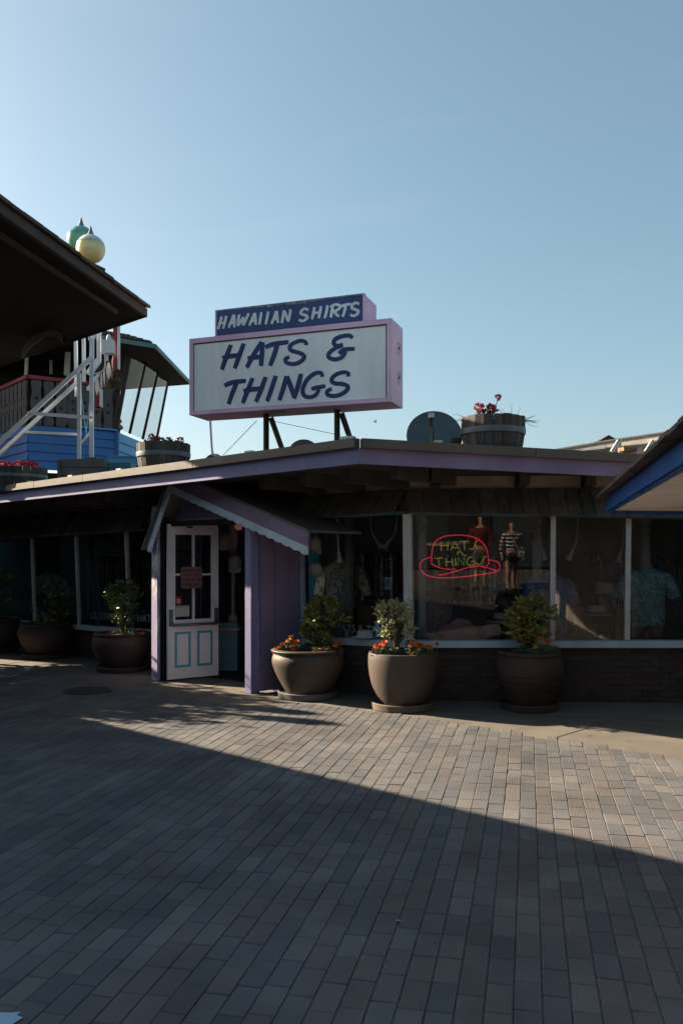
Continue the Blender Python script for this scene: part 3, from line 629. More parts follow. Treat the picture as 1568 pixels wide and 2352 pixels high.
def cap(c, r, m, label, rot=None, group='caps on display'):
    rot = rot or Matrix.Identity(3); t = thing('cap', label, 'cap', tuple(c), group); m_ = MB(); n = 20
    m_.lathe(c, [(r,0),(r*1.0,r*.3),(r*.9,r*.62),(r*.66,r*.9),(r*.3,r*1.04),(.01,r*1.06)], n, 1,1.1, rot).build('crown', m, t, True)
    pts = []
    for k in range(11):
        a = math.pi*(1.12+.76*k/10); pts.append((math.cos(a)*r*.95, math.sin(a)*r*1.05))
    outer = [(x*1.02, y*1.75 if abs(x) < r else y) for x,y in pts]
    vs = [V(c)+rot@V((x,y,.0)) for x,y in pts]+[V(c)+rot@V((x,-r*1.05-math.sqrt(max(0,1-(x/r)**2))*r*.62,-.02)) for x,y in pts]
    vs += [v+rot@V((0,0,-.006)) for v in vs]; f = []
    for k in range(10): f += [(k,k+1,12+k,11+k),(22+k,33+k,34+k,23+k),(11+k,12+k,34+k,33+k)]
    MB().add(vs,f).build('visor', m, t, True); MB().ball(V(c)+rot@V((0,0,r*1.06)),.008,8,5).build('button', m, t)
    return t
YR = 9.85
mannequin(1484,1438,1308,9.95,.50,M['aquashirt'],'headless mannequin in an aqua floral short sleeved shirt near the right edge')
mannequin(1262,1452,1322,9.95,.46,M['blueshirt'],'mannequin in a bright blue floral shirt behind the shrub in the ribbed pot')
mannequin(786,1445,1290,10.25,.46,M['camo'],'mannequin in a mottled grey green shirt, left bay window',legs=False)
mannequin(1003,1470,1322,9.95,.44,M['darkprint'],'mannequin in a long dark floral dress under the neon sign',legs=False,sleeves=False)
q = Wp(118,8.3); mannequin(118,1425,1316,q.y,.55,M['greyshirt'],'mannequin in a grey leaf print shirt, left windows')
q = Wp(322,8.35); mannequin(326,1425,1300,q.y,.5,M['blueshirt'],'blue patterned shirt on a form close to the porch wall',legs=False)
hat(1371,1412,9.85,.165,M['hatw'],'white brimmed hat with dark band on a stand in the right window',.11,.63)
hat(1388,1362,10.0,.19,M['straw'],'wide straw sun hat on a tall stand in the right window',.13,.63,False)
hat(1156,1393,9.85,.15,M['hatd'],'dark felt hat at the top of the hat stack beside the ribbed pot',.1,1.02)
hat(1153,1428,9.75,.175,M['hatw'],'pale hat low on the stand, second of the stack beside the ribbed pot',.11,.63)
hat(1160,1360,9.95,.15,M['hatd'],'soft dark bucket hat above the hat stack, behind the woman reflection',.12,1.15,False)
hat(1322,1474,9.7,.2,M['straw'],'flat straw hat lying on the window shelf beside the centre post',.05,None,False)
hat(838,1463,9.75,.16,M['hatw'],'pale hat lying on the shelf behind the bay window lettering',.08,None,False)
hat(265,1400,Wp(265,8.2).y,.17,M['hatw'],'white hat hanging low in the left windows between two posts',.09,.48)
cap(P(1120,1456,9.62),.09,M['capp'],'purple cap on the shelf at the foot of the hat stack')
for i,(px,py,s_) in enumerate(((725,1248,'upper'),(728,1308,'lower'))):
    q = Wp(px,ND-.07); q.z = zat(py,q.y); cap(q,.085,M['capw'],f'pale cap pinned to the teal pilaster, {s_} of the two', frame_m((0,0,0),D2,(0,0,1)).to_3x3())
for px,py,l in ((516,1240,'grey cap hanging inside the doorway, higher of the two'),(540,1292,'round pale cap hanging on the white stand inside the doorway')):
    cap(P(px,py,11.75),.1,M['capw'],l,Matrix.Rotation(math.radians(60),3,'X'))
# white stand, counter and lamp seen through the doorway
ds = thing('hat_stand', 'tall white torch shaped stand inside the doorway', 'stand', P(535,1440,11.9))
zb = zat(1440,11.9); MB().lathe((P(535,0,11.9).x,11.9,zb), [(.07,0),(.07,.16),(.05,.18),(.03,.2),(.025,.5),(.035,.8),(.06,1.05),(.075,1.2),(.075,1.5)],18).build('column', M['capw'], ds, True)
ctr = thing('counter', 'teal counter with white top inside the doorway', 'counter', P(525,1545,11.75))
a = P(521,1440,11.75); MB().box((a.x-.03,11.95,.36),(.36,.4,.68)).build('cabinet', M['insideteal'], ctr); MB().box((a.x-.03,11.94,a.z-.03),(.42,.46,.04)).build('counter_top', M['capw'], ctr); ctr.location = (a.x,11.95,.02)
bpy.context.view_layer.update()
for ch in ctr.children: ch.matrix_parent_inverse = Matrix.Translation(-V(ctr.location))
gl = thing('hanging_lamp', 'small orange globe lamp glowing high inside the doorway', 'lamp', P(547,1205,11.6)); MB().ball(P(548,1209,11.6),.055,14,10).build('globe', M['bulbo'], gl, True); MB().tube([P(548,1195,11.6),P(548,1160,11.6)],.006,5).build('cord', M['ink'], gl)
# gooseneck lamps along the window heads
def spot(px, py0, px1, py1, Y, label, lit=None):
    a, b = P(px,py0,Y), P(px1,py1,Y-.05); t = thing('spot_lamp', label, 'spot lamp', tuple(a), 'gooseneck lamps at the window heads')
    md = a.lerp(b,.5)+V(((a.x-b.x)*.18,-.02,-.05)); d = (b-md).normalized()
    MB().tube(crom([a+V((0,0,.12)),a,md,b],5),.011,7).build('gooseneck', M['capw'], t, True)
    rot = d.to_track_quat('Z','Y').to_matrix(); MB().lathe(b, [(.012,-.03),(.022,0),(.028,.06),(.04,.1),(.034,.1),(.01,.05)],14,1,1,rot).build('shade', M['capw'], t, True)
    if lit: MB().lathe(b+d*.086, [(.027,0),(.027,.004),(.002,.004)],12,1,1,rot).build('bulb', lit, t)
spot(775,1195,778,1272,10.0,'gooseneck lamp nearest the porch, bulb glowing yellow',M['bulb'])
spot(850,1190,866,1242,9.9,'gooseneck lamp bent right in the middle of the bay window')
spot(912,1186,893,1245,9.8,'gooseneck lamp bent left beside the corner post')
spot(1236,1200,1246,1268,9.75,'gooseneck lamp with a white glint, left of the centre post',M['bulb'])
spot(1325,1198,1312,1268,9.75,'gooseneck lamp hanging slightly left, right of the centre post')
spot(1428,1202,1424,1272,9.75,'gooseneck lamp hanging straight beside the right-hand post')
# boxes, cloth, crates
def shelfbox(px,py0,py1,Y,w_,d_,m,name,label,cat):
    a, b = P(px,py0,Y), P(px,py1,Y); t = thing(name, label, cat, tuple(b)); z0 = b.z; h = a.z-b.z
    MB().box((a.x,Y,z0+h/2),(w_,d_,h)).build('body', m, t); 
    MB().box((a.x,Y,a.z+.008),(w_+.03,d_+.03,.016)).build('top_board', m, t)
    MB().box((a.x,Y-d_/2-.006,z0+.03),(w_*.9,.012,.05)).build('rail', m, t)
shelfbox(1331,1395,1462,10.1,.24,.3,M['wood'],'display_crate','upright wooden crate left of the white hat','crate')
shelfbox(1432,1400,1466,10.15,.3,.3,M['wood'],'display_crate','dark wooden crate behind the right-hand post','crate')
shelfbox(845,1395,1462,10.3,.4,.3,M['wood'],'display_table','low wooden table in the bay window behind the hat','table')
pk = thing('folded_cloth', 'heap of folded pink cloth on the shelf below the neon hat', 'cloth', P(1055,1462,9.75))
for i,(x,y,z,r_) in enumerate(((0,0,0,.26),(-.06,.02,.09,.2),(.07,.0,.08,.17),(.02,.02,.15,.12))):
    m_ = MB(); rg = []
    for f,s in ((0,1),(.35,1.03),(.75,.8),(1,.3)): rg.append([V((P(1055,0,9.75).x+x+r_*s*(1+.09*math.sin(7*a_+i))*math.cos(a_), 9.75+y+r_*.55*s*(1+.08*math.sin(5*a_+i))*math.sin(a_), .635+z+.12*f)) for a_ in [2*math.pi*k/36 for k in range(36)]])
    m_.loft(rg).build('fold', M['pinkcloth'], pk, True)
fl = thing('folded_shirt', 'folded light blue striped shirt lying flat below the white hat', 'shirt', P(1378,1468,9.7))
MB().box((P(1378,0,9.7).x,9.72,.645),(.34,.26,.03)).build('body', M['aquashirt'], fl); MB().box((P(1378,0,9.7).x,9.6,.665),(.12,.05,.02),.2).build('collar', M['aqua'], fl)
cu_ = thing('turquoise_tumbler', 'turquoise tumbler standing behind the bay window lettering', 'tumbler', P(866,1462,9.7))
MB().lathe(P(867,1463,9.7), [(.03,0),(.036,.17),(.032,.17),(.028,.02)],16).build('cup', M['aqua'], cu_, True); MB().lathe(P(867,1463,9.7)+V((0,0,.17)), [(.038,0),(.038,.012),(.005,.014)],16).build('lid', M['white'], cu_)
cd_ = thing('hanging_card', 'small blue and white card hanging in the bay window', 'card', P(891,1330,9.95)); MB().bar(P(891,1354,9.95),P(891,1326,9.95),.085,.006,(0,1,0)).build('card', M['white'], cd_); MB().bar(P(890,1348,9.94),P(890,1330,9.94),.05,.005,(0,1,0)).build('print', M['aqua'], cd_)
# hanging clothes rails deeper inside
def rail(x0,x1,y,z,cols,label):
    t = thing('clothes_rail', label, 'clothes rail', (x0,y,.02)); r = random.Random(int(x0*100))
    MB().tube([(x0,y,.02),(x0,y,z),(x1,y,z),(x1,y,.02)],.015,6).build('rail', M['bar'], t); x = x0+.06
    while x < x1-.05:
        h = r.uniform(.6,.8); m_ = MB(); w_ = r.uniform(.035,.05); d_ = r.uniform(.2,.26)
        m_.prism([(x,y-d_,z-.14),(x,y-.03,z-.05),(x,y+.03,z-.05),(x,y+d_,z-.14),(x,y+d_*.95,z-h),(x,y-d_*.95,z-h+r.uniform(-.03,.03))],(w_,0,0)); m_.build('garment', r.choice(cols), t); x += w_+.02
cs = [M['redcloth'],M['darkcloth'],M['darkprint'],M['camo'],M['greyshirt'],M['darkcloth']]
rail(.0,1.0,11.4,1.75,cs,'rail of dark and red shirts deep inside behind the bay window')
rail(1.4,3.0,11.6,1.7,cs,'rail of hanging clothes deep inside behind the neon sign')
rail(3.3,4.8,11.6,1.7,[M['darkcloth'],M['blueshirt'],M['darkprint']],'rail of blue and dark shirts deep inside behind the aqua shirt')
rail(-3.9,-2.9,13.3,1.7,[M['redcloth'],M['darkprint'],M['darkcloth']],'rail of red and dark clothes inside the left windows')
# neon hat sign
YN = 9.47
ns = thing('neon_sign', 'glowing neon sign shaped as a red hat with yellow letters HATS N THINGS', 'neon sign', P(1055,1330,YN))
def npt(x,y): return P(928.3+.208*x, 1166.6+.208*y, YN-.05*((928.3+.208*x-1050)/F*YN))
def neon(pts, m, name, r, sm=True): MB().tube(crom([npt(*p) for p in pts],5) if sm else [npt(*p) for p in pts], r*.6, 7).build(name, m, ns, True)
neon([(905,640),(924,620),(925,560),(920,520),(905,450),(870,395),(800,340),(720,312),(620,300),(520,303),(430,318),(350,365),(315,430),(302,500),(300,560),(300,615),(340,640),(400,665),(480,677),(570,678)],M['neonr'],'hat_crown',.0095)
neon([(290,543),(220,570),(180,605),(170,640),(190,700),(250,745),(330,765),(400,772),(520,770),(680,757),(850,735),(950,720),(1010,705),(1045,680),(1053,640),(1035,605),(1000,585),(930,573)],M['neonr'],'hat_brim',.0095)
neon([(385,742),(480,725),(580,695),(680,665),(760,648),(830,643),(900,655),(960,675),(1015,695)],M['neonr'],'hat_fold',.0095)
for L_ in ([[(403,375),(404,475)],[(478,370),(478,470)],[(403,420),(478,412)]],[[(510,468),(555,370),(610,462)],[(527,440),(598,438)]],[[(610,370),(705,368)],[(660,370),(662,465)]],[[(810,362),(790,366),(780,400),(765,440),(742,460),(720,445)]],
           [[(587,522),(592,490),(618,480),(642,512),(660,525),(682,525)]],[[(330,557),(425,553)],[(375,556),(383,642)]],[[(455,553),(462,642)],[(528,560),(530,640)],[(458,597),(530,592)]],[[(562,555),(565,640)]],[[(590,635),(590,550),(660,635),(660,545)]],
           [[(752,545),(718,546),(690,580),(692,618),(730,634),(770,622),(772,592),(735,590)]],[[(905,538),(880,542),(865,580),(845,615),(815,626),(795,606)]]):
    m_ = MB()
    for s_ in L_: m_.tube(crom([npt(*p) for p in s_],4) if len(s_) > 4 else [npt(*p) for p in s_], .005, 6)
    m_.build('letter', M['neony'], ns, True)
for p in ((520,300),(500,772),(1030,600)):
    q = npt(*p); MB().tube([q, V((q.x,q.y+.02,2.05))],.0025,4).build('hanging_wire', M['ink'], ns)
# painted lettering low on the panes
def wtext(s_, px, py, ch, size):
    a = Wp(px,ND); a.z = zat(py,a.y); nrm = nl; text(s_, size, a+nrm*.018, D2, (0,0,1), M['winletter'], shop, 'window_lettering', .0008)
wtext('HATS & THINGS', 770, 1449, BY, .135); wtext('CLOTHING', 211, 1421, LB, .165); wtext('HATS', 318, 1427, LB, .17); wtext('VISORS', 88, 1420, LB, .165)
# ------------------------------------------------------------------ rooftop sign
sg = thing('roof_sign', 'large pink framed box sign reading HATS & THINGS on the shop roof', 'sign', (-.6,9.9,2.66))
st = V((.94,-.342,0)).normalized(); sb = V((.342,.94,0)).normalized()
S0 = V((-1.88,10.27,0)); SW = 2.605; Z0, Z1 = 3.39, 4.335; SD = .46
def sp(u, z, dpth=0): return S0+st*u+sb*dpth+V((0,0,z))
def sbox(u0,u1,z0,z1,d0,d1): return MB().hexa([sp(u0,z0,d0),sp(u1,z0,d0),sp(u1,z0,d1),sp(u0,z0,d1),sp(u0,z1,d0),sp(u1,z1,d0),sp(u1,z1,d1),sp(u0,z1,d1)])
sbox(0,SW,Z0,Z1,.02,SD).build('cabinet', M['pink'], sg)
fw = .055
fm = MB()
for a in ((0,SW,Z1-.06,Z1),(0,SW,Z0,Z0+.05),(0,fw,Z0+.05,Z1-.06),(SW-fw,SW,Z0+.05,Z1-.06)):
    b_ = sbox(a[0],a[1],a[2],a[3],-.012,.02); fm.add(b_.v,b_.f)
fm.build('face_frame', M['pink'], sg)
sbox(fw+.001,SW-fw-.001,Z0+.051,Z1-.061,.002,.019).build('sign_face', M['signface'], sg)
im = MB()
for a in ((fw,SW-fw,Z1-.075,Z1-.0605),(fw,fw+.008,Z0+.051,Z1-.075),(SW-fw-.014,SW-fw-.001,Z0+.051,Z1-.075)):
    b_ = sbox(a[0],a[1],a[2],a[3],-.004,.0015); im.add(b_.v,b_.f)
im.build('inner_lip', M['rust'], sg)
# vents on the end face and under it
for z,w_ in ((4.06,.1),(3.72,.1)):
    q = S0+st*(SW+.003)
    vm = MB()
    for d0,d1,z0,z1 in ((.24,.25,z-.07,z+.07),(.33,.34,z-.07,z+.07),(.25,.33,z-.07,z-.062),(.25,.33,z+.062,z+.07)):
        vm.hexa([q+sb*d0+V((0,0,z0)),q+st*.006+sb*d0+V((0,0,z0)),q+st*.006+sb*d1+V((0,0,z0)),q+sb*d1+V((0,0,z0)),q+sb*d0+V((0,0,z1)),q+st*.006+sb*d0+V((0,0,z1)),q+st*.006+sb*d1+V((0,0,z1)),q+sb*d1+V((0,0,z1))])
    vm.build('vent_frame', M['pink'], sg)
    vm = MB()
    for k in range(3): vm.bar(q+sb*(.268+.02*k)+V((0,0,z-.015)), q+sb*(.274+.02*k)+V((0,0,z+.02)), .004,.004, st)
    vm.build('vent_slots', M['ink'], sg)
vm = MB()
for u0,u1 in ((1.02,1.22),(1.14,1.24)): vm.bar(sp(u0,Z0-.002,.12+u0*.02), sp(u1,Z0-.002,.12+u0*.02), .012,.003)
vm.build('bottom_hatch', M['ink'], sg)
# the blue box on top
U0, U1, ZT = .365, 2.275, 4.65
sbox(U0,U1,Z1,ZT,.012,.47).build('top_cabinet', M['pink'], sg)
sbox(U0,U1,Z1+.012,ZT,-.004,.011).build('top_face', M['blueface'], sg)
em = MB()
uu = U0
while uu < U1-.01:
    nx = min(uu+R.uniform(.03,.14), U1); h_ = R.uniform(.006,.03) if .45 < uu-U0 < 1.4 else R.uniform(.0,.008)
    b_ = sbox(uu,nx,ZT-.012-h_,ZT+.004,-.009,-.0045); em.add(b_.v,b_.f); uu = nx
em.build('peeling_edge', mat('peeled_paint',(.3,.33,.42),(.16,.11,.09),18,.7), sg)
for a in ((U0-.008,U0+.012),(U1-.012,U1+.01)): sbox(a[0],a[1],Z1+.001,ZT+.005,-.010,.03).build('edge_strip', M['pink'], sg)
# brush lettering: strokes traced as ribbons on the sign plane
TL,BL_,TR,BR_ = V((28,338)),V((32,885)),V((1435,208)),V((1445,778))
def inv(x, y):      # lettering sheet coordinates -> u (0..1), v (0 top..1 bottom)
    u, v = .5, .5
    for _ in range(12):
        p = TL.lerp(TR,u).lerp(BL_.lerp(BR_,u),v); du = TR.lerp(BR_,v)-TL.lerp(BL_,v); dv = BL_.lerp(BR_,u)-TL.lerp(TR,u)
        e = V((x,y))-p; det = du.x*dv.y-du.y*dv.x; u += (e.x*dv.y-e.y*dv.x)/det; v += (du.x*e.y-du.y*e.x)/det
    return u, v
def stroke(mb, pts, wd, k, smooth, base):
    pts = [V((a,b)) for a,b in pts]
    if smooth and len(pts) > 2: pts = [V(p[:2]) for p in crom([(p.x,p.y,0) for p in pts], 5)]
    n = len(pts); l, r = [], []
    for i,p in enumerate(pts):
        t = (pts[min(i+1,n-1)]-pts[max(i-1,0)]).normalized(); s_ = V((-t.y,t.x)); f = i/max(1,n-1)
        ww = wd*(.86+.14*math.sin(math.pi*f))/2
        sh = t*(wd*.12 if i == n-1 else (-wd*.1 if i == 0 else 0))
        l.append(p+s_*ww+sh*.3); r.append(p-s_*ww+sh)
    o = -.0035-base-k*.0007
    def mp3(q, oo): u,v = inv(q.x,q.y); return sp(u*SW, Z1-v*(Z1-Z0), oo)
    vs = [mp3(q,o) for q in l]+[mp3(q,o) for q in r]+[mp3(q,o+.004) for q in l]+[mp3(q,o+.004) for q in r]
    fs = []
    for i in range(n-1): fs += [(i,i+1,n+i+1,n+i),(i,2*n+i,2*n+i+1,i+1),(n+i,n+i+1,3*n+i+1,3*n+i)]
    fs += [(0,n,3*n,2*n),(n-1,3*n-1,4*n-1,2*n-1)]
    mb.add(vs, fs)
BIG = {'H1':[[(335,382),(300,475),(272,555)],[(430,372),(400,455),(366,546)],[(277,474),(330,462),(412,452)]],
 'A1':[[(560,362),(500,455),(455,540)],[(566,366),(562,450),(556,528)],[(462,478),(510,470),(556,466)]],
 'T1':[[(588,398),(650,376),(746,364)],[(672,374),(650,450),(622,527)]],
 'S1':[[(872,384),(866,364),(830,355),(780,374),(758,400),(772,424),(826,440),(858,462),(844,494),(795,517),(745,512),(728,494),(734,478),(754,470)]],
 '&':[[(1182,338),(1160,322),(1110,328),(1068,348),(1060,376),(1078,392),(1118,386)],[(1118,390),(1062,414),(1026,448),(1030,474),(1066,487),(1112,474),(1134,442),(1130,424)],[(1096,446),(1128,420),(1196,414)]],
 'T2':[[(294,670),(350,648),(446,636)],[(384,646),(352,720),(324,800)]],
 'H2':[[(496,618),(462,705),(428,792)],[(590,610),(560,695),(524,782)],[(434,708),(500,696),(572,690)]],
 'I1':[[(662,602),(634,690),(604,778)]],
 'N1':[[(738,604),(716,690),(690,770)],[(742,606),(770,680),(796,752)],[(838,588),(820,670),(792,758)]],
 'G1':[[(986,606),(974,580),(930,586),(880,630),(853,690),(860,734),(896,750),(940,736),(964,694)],[(914,692),(950,682),(1004,672)]],
 'S2':[[(1160,604),(1154,580),(1112,578),(1064,602),(1048,632),(1068,652),(1122,658),(1158,676),(1140,712),(1088,738),(1036,738),(1018,722),(1024,704),(1048,692)]]}
for k_,ss in BIG.items():
    m_ = MB()
    for i,s_ in enumerate(ss): stroke(m_, s_, 34 if k_ not in ('S1','&','G1','S2') else 30, i, len(s_) > 3 or True, -.002)
    m_.build('letter', M['navy'], sg)
SM = [[[(268,180),(256,225),(242,268)],[(302,176),(292,220),(280,264)],[(246,230),(300,220)]],
 [[(356,168),(340,210),(320,258)],[(360,168),(362,210),(362,256)],[(330,230),(366,222)]],
 [[(398,168),(390,210),(388,246)],[(388,246),(410,215),(428,186)],[(428,186),(426,220),(428,244)],[(428,244),(448,200),(466,160)]],
 [[(508,158),(490,200),(472,244)],[(512,158),(515,200),(518,240)],[(484,216),(518,208)]],
 [[(556,153),(550,195),(543,238)]],[[(606,149),(598,192),(588,236)]],
 [[(662,146),(648,190),(630,234)],[(666,146),(670,190),(676,228)],[(640,206),(674,198)]],
 [[(716,143),(710,185),(702,228)],[(718,146),(734,184),(746,218)],[(762,136),(756,180),(748,220)]],
 [[(884,142),(862,132),(838,146),(834,166),(858,176),(878,186),(870,206),(846,218),(822,210)]],
 [[(926,124),(920,165),(910,206)],[(970,118),(964,160),(956,200)],[(914,168),(966,158)]],
 [[(1014,113),(1008,155),(996,200)]],
 [[(1050,112),(1044,155),(1038,196)],[(1034,124),(1064,108),(1094,114),(1096,132),(1076,148),(1048,154)],[(1058,152),(1074,174),(1092,190)]],
 [[(1096,126),(1128,112),(1168,106)],[(1136,110),(1130,150),(1118,192)]],
 [[(1224,108),(1204,98),(1180,112),(1178,134),(1200,144),(1220,156),(1212,176),(1190,188),(1168,180)]]]
for ss in SM:
    m_ = MB()
    for i,s_ in enumerate(ss): stroke(m_, s_, 19, i, True, .004)
    m_.build('letter', M['letterw'], sg)
# posts, braces, conduit, stays
for px,pt in ((600,956),(763,940)):
    u = .92 if px == 600 else 1.85
    a = sp(u,2.66,.26); b = sp(u,Z0,.26)
    m_ = MB(); m_.bar(a,b,.075,.012,st); m_.bar(a+sb*.035,b+sb*.035,.075,.01,st); m_.bar(a+sb*.0,b+sb*.0,.012,.07,st); m_.bar(a-sb*.035,b-sb*.035,.075,.01,st)
    m_.build('steel_post', M['steel'], sg)
    MB().bar(sp(u+.03,Z0-.03,.33), sp(u+.21,2.66,.55), .05,.05).build('brace', M['steel'], sg)
q = P(483,965,10.25); e = P(490,1044,10.0); e2 = P(506,1050,10.0)
MB().tube(crom([q, P(485,1000,10.2), P(487,1030,10.1), e, e2],4), .014, 6).build('conduit', M['pink'], sg, True)
MB().tube([P(590,966,10.05), P(512,1046,10.0)], .004, 4).build('guy_wire', M['twig'], sg)
MB().tube([P(608,963,10.05), P(782,1000,9.6)], .004, 4).build('guy_wire', M['twig'], sg)

# ------------------------------------------------------------------ barrels on the roof
def barrel(cx, cy, z, R1, R0_, h, label, a0=0):
    b = thing('barrel_planter', label, 'barrel planter', (cx,cy,z), 'half barrel planters on the shop roof')
    ns = 22
    def rad(f): return R0_+(R1-R0_)*f+.02*math.sin(math.pi*f)
    for i in range(ns):
        a = a0+2*math.pi*i/ns; b_ = a0+2*math.pi*(i+.94)/ns; m_ = MB(); vs = []; j = R.uniform(-.004,.004)
        for f in (0,.33,.66,1):
            r = rad(f)+j; zz = z+h*f+(R.uniform(-.004,.004) if f == 1 else 0)
            vs += [V((cx+r*math.cos(a),cy+r*math.sin(a),zz)), V((cx+r*math.cos(b_),cy+r*math.sin(b_),zz)), V((cx+(r-.03)*math.cos(b_),cy+(r-.03)*math.sin(b_),zz)), V((cx+(r-.03)*math.cos(a),cy+(r-.03)*math.sin(a),zz))]
        m_.loft([vs[4*k:4*k+4] for k in range(4)]).build('stave', M['barrel'], b)
    for f0,f1 in ((.03,.12),(.58,.72)):
        MB().lathe((cx,cy,z), [(rad(f0)-.012,h*f0),(rad(f0)+.009,h*f0),(rad((f0+f1)/2)+.011,h*(f0+f1)/2),(rad(f1)+.009,h*f1),(rad(f1)-.012,h*f1)], 32).build('hoop', M['hoop'], b, True)
    MB().lathe((cx,cy,z), [(rad(.86)-.035,h*.8),(rad(.86)-.035,h*.86),(.02,h*.9)], 20).build('soil', M['soil'], b)
    return b
def geranium(cx, cy, z, blooms, nleaf, spread, h, label, group=None):
    g = thing('geranium', label, 'flowering plant', (cx,cy,z), group)
    f = MB(); s = MB()
    for i in range(nleaf):
        a = R.uniform(0,6.28); r = spread*math.sqrt(R.random()); zz = z+R.random()*h*(1-.5*(r/spread)**2)
        f.leaf((cx+r*math.cos(a),cy+r*math.sin(a)*.7,zz),(R.uniform(-1,1),R.uniform(-1,1),R.uniform(-.2,.8)),R.uniform(.035,.06),R.uniform(.03,.05))
    f.build('foliage', M['leafd'], g)
    for (dx,dz,r) in blooms:
        s.tube([(cx+dx*.5,cy,z),(cx+dx,cy-.03,z+dz)], .004, 5); m_ = MB()
        for k in range(70):
            d = V((R.gauss(0,1),R.gauss(0,1),R.gauss(0,1))).normalized(); m_.leaf(V((cx+dx,cy-.03,z+dz))+d*r*R.uniform(.3,.8), d+V((R.uniform(-.4,.4),R.uniform(-.4,.4),R.uniform(-.2,.4))), r*.55, r*.5, d)
        m_.build('bloom', M['red'], g)
    s.build('stems', M['stem'], g)
    return g
bx = P(1131,1000,8.75)
barrel(bx.x, 8.75, 2.665, .335, .275, .425, 'weathered half barrel planter beside the grey dish, dry twigs over its rim')
geranium(bx.x-.06, 8.75, 3.04, [(-.09,.16,.05),(.03,.15,.055),(.11,.27,.035)], 90, .12, .2, 'dark red geranium in the barrel beside the satellite dish', 'geraniums in the roof barrels')
tw = thing('dead_plant', 'bare dry twigs hanging over the rim of the barrel by the dish', 'dry plant', (bx.x,8.75,3.04))
def twigs(base, d, n, L):
    m_ = MB()
    for _ in range(n):
        p = V(base)+V((R.uniform(-.02,.02),R.uniform(-.02,.02),0)); dd = (V(d)+V((R.uniform(-.5,.5),R.uniform(-.3,.3),R.uniform(-.5,.5)))).normalized(); path = [p]
        for k in range(5): p = p+dd*L/5*R.uniform(.7,1.3); dd = (dd+V((R.uniform(-.35,.35),R.uniform(-.2,.2),R.uniform(-.35,.35)))).normalized(); path.append(p)
        m_.tube(path, [.0042,.0036,.003,.0026,.002,.0015], 4)
    return m_
twigs((bx.x-.29,8.7,3.08),(-1,0,.15),3,.2).build('branch', M['twig'], tw)
twigs((bx.x+.32,8.7,3.06),(1,0,0),7,.15).build('branch', M['twig'], tw)
for dx in (.08,.12,.17,.22): twigs((bx.x+dx,8.72,3.05),(.1,0,1),1,.17).build('branch', M['twig'], tw)
bl = P(376,1040,10.6)
barrel(bl.x, 10.6, 2.665, .335, .275, .41, 'weathered half barrel planter with flowers left of the big sign posts', .2)
geranium(bl.x, 10.6, 3.0, [(-.26,.06,.04),(-.15,.17,.04),(-.08,.14,.045),(.22,.12,.045)], 260, .27, .16, 'red and pale geraniums in the barrel left of the big sign', 'geraniums in the roof barrels')
b3 = P(42,1080,12.4)
barrel(b3.x, 12.4, 2.6, .42, .35, .36, 'half barrel planter at the left end of the roof, under the blue wall', .1)
geranium(b3.x, 12.4, 2.9, [(-.3,.1,.05),(-.22,.12,.06),(-.12,.1,.06),(.02,.12,.06),(.12,.1,.06),(.26,.1,.06),(.2,.13,.05)], 90, .36, .08, 'row of dark red flowers in the leftmost roof barrel', 'geraniums in the roof barrels')
# satellite dishes
def dish(c, r, label, tilt, arm=True):
    d = thing('satellite_dish', label, 'satellite dish', (c.x,c.y,2.66), 'satellite dishes on the shop roof')
    rot = Matrix.Rotation(tilt,3,'X'); pr = [(r*k/8, .18*r*(k/8)**2) for k in range(8,-1,-1)]
    pr2 = [(max(a,.004),b) for a,b in pr]; th = [(max(a,.004), b-.012) for a,b in reversed(pr)]
    MB().lathe(c, [(max(a,.004),b-.012) for a,b in reversed(pr)]+[(r+.006,.18*r-.004)]+pr2, 36, 1,.95, rot).build('reflector', M['dish'], d, True)
    MB().tube([V((c.x,c.y+.05,2.66)), c+V((0,.05,0))], .03, 8).build('mast', M['steel'], d)
    if arm:
        e = P(990,955,c.y-.35)
        MB().tube([V((c.x-.02,c.y-.12,2.7)), e+V((0,.02,-.06))], .009, 6).build('feed_arm', mat('yellow_arm',(.4,.3,.07),None,rough=.6), d)
        MB().tube([V((c.x-.0,c.y-.1,2.7)), e+V((.01,.03,-.06))], .006, 5).build('cable', M['ink'], d)
        m_ = MB().box(e+V((0,0,0)),(.055,.09,.05)); m_.build('feed_horn', M['white'], d); MB().lathe(e+V((0,.02,-.1)), [(.012,0),(.02,.03),(.024,.075)], 10).build('feed_neck', M['rust'], d)
dc = P(996,1005,9.1); dish(dc, .30, 'grey blue satellite dish with feed arm beside the barrel', math.radians(78))
d2 = P(697,1042,10.6); dish(d2, .19, 'small dish peeking over the roof edge beneath the big sign', math.radians(75), False)
d3 = P(492,1062,11.0); dish(d3, .12, 'tiny dish low behind the roof edge by the pink conduit', math.radians(70), False)
q = P(1047,1012,8.9); MB().box((q.x,q.y,q.z),(.11,.08,.05)).build('x', M['rust'])
o = bpy.data.objects['x']; o.name = 'junction_box'; tag(o,'small rusty metal box on the roof between dish and barrel','metal box'); MB().box((q.x,q.y,(q.z-.02+2.66)/2),(.05,.05,q.z-.03-2.655)).build('foot', M['rust'], o)
# bird
bd = P(862,969,14); m_ = MB().ball(bd,.016,8,6,1.5,.8,.7); m_.leaf(bd,(.2,.2,.5),.05,.022); m_.leaf(bd,(-.3,-.5,.35),.05,.022); m_.leaf(bd+V((-.02,0,0)),(-1,0,.1),.03,.014)
tag(m_.build('bird', M['ink']), 'tiny dark bird flying in the sky right of the sign', 'bird')

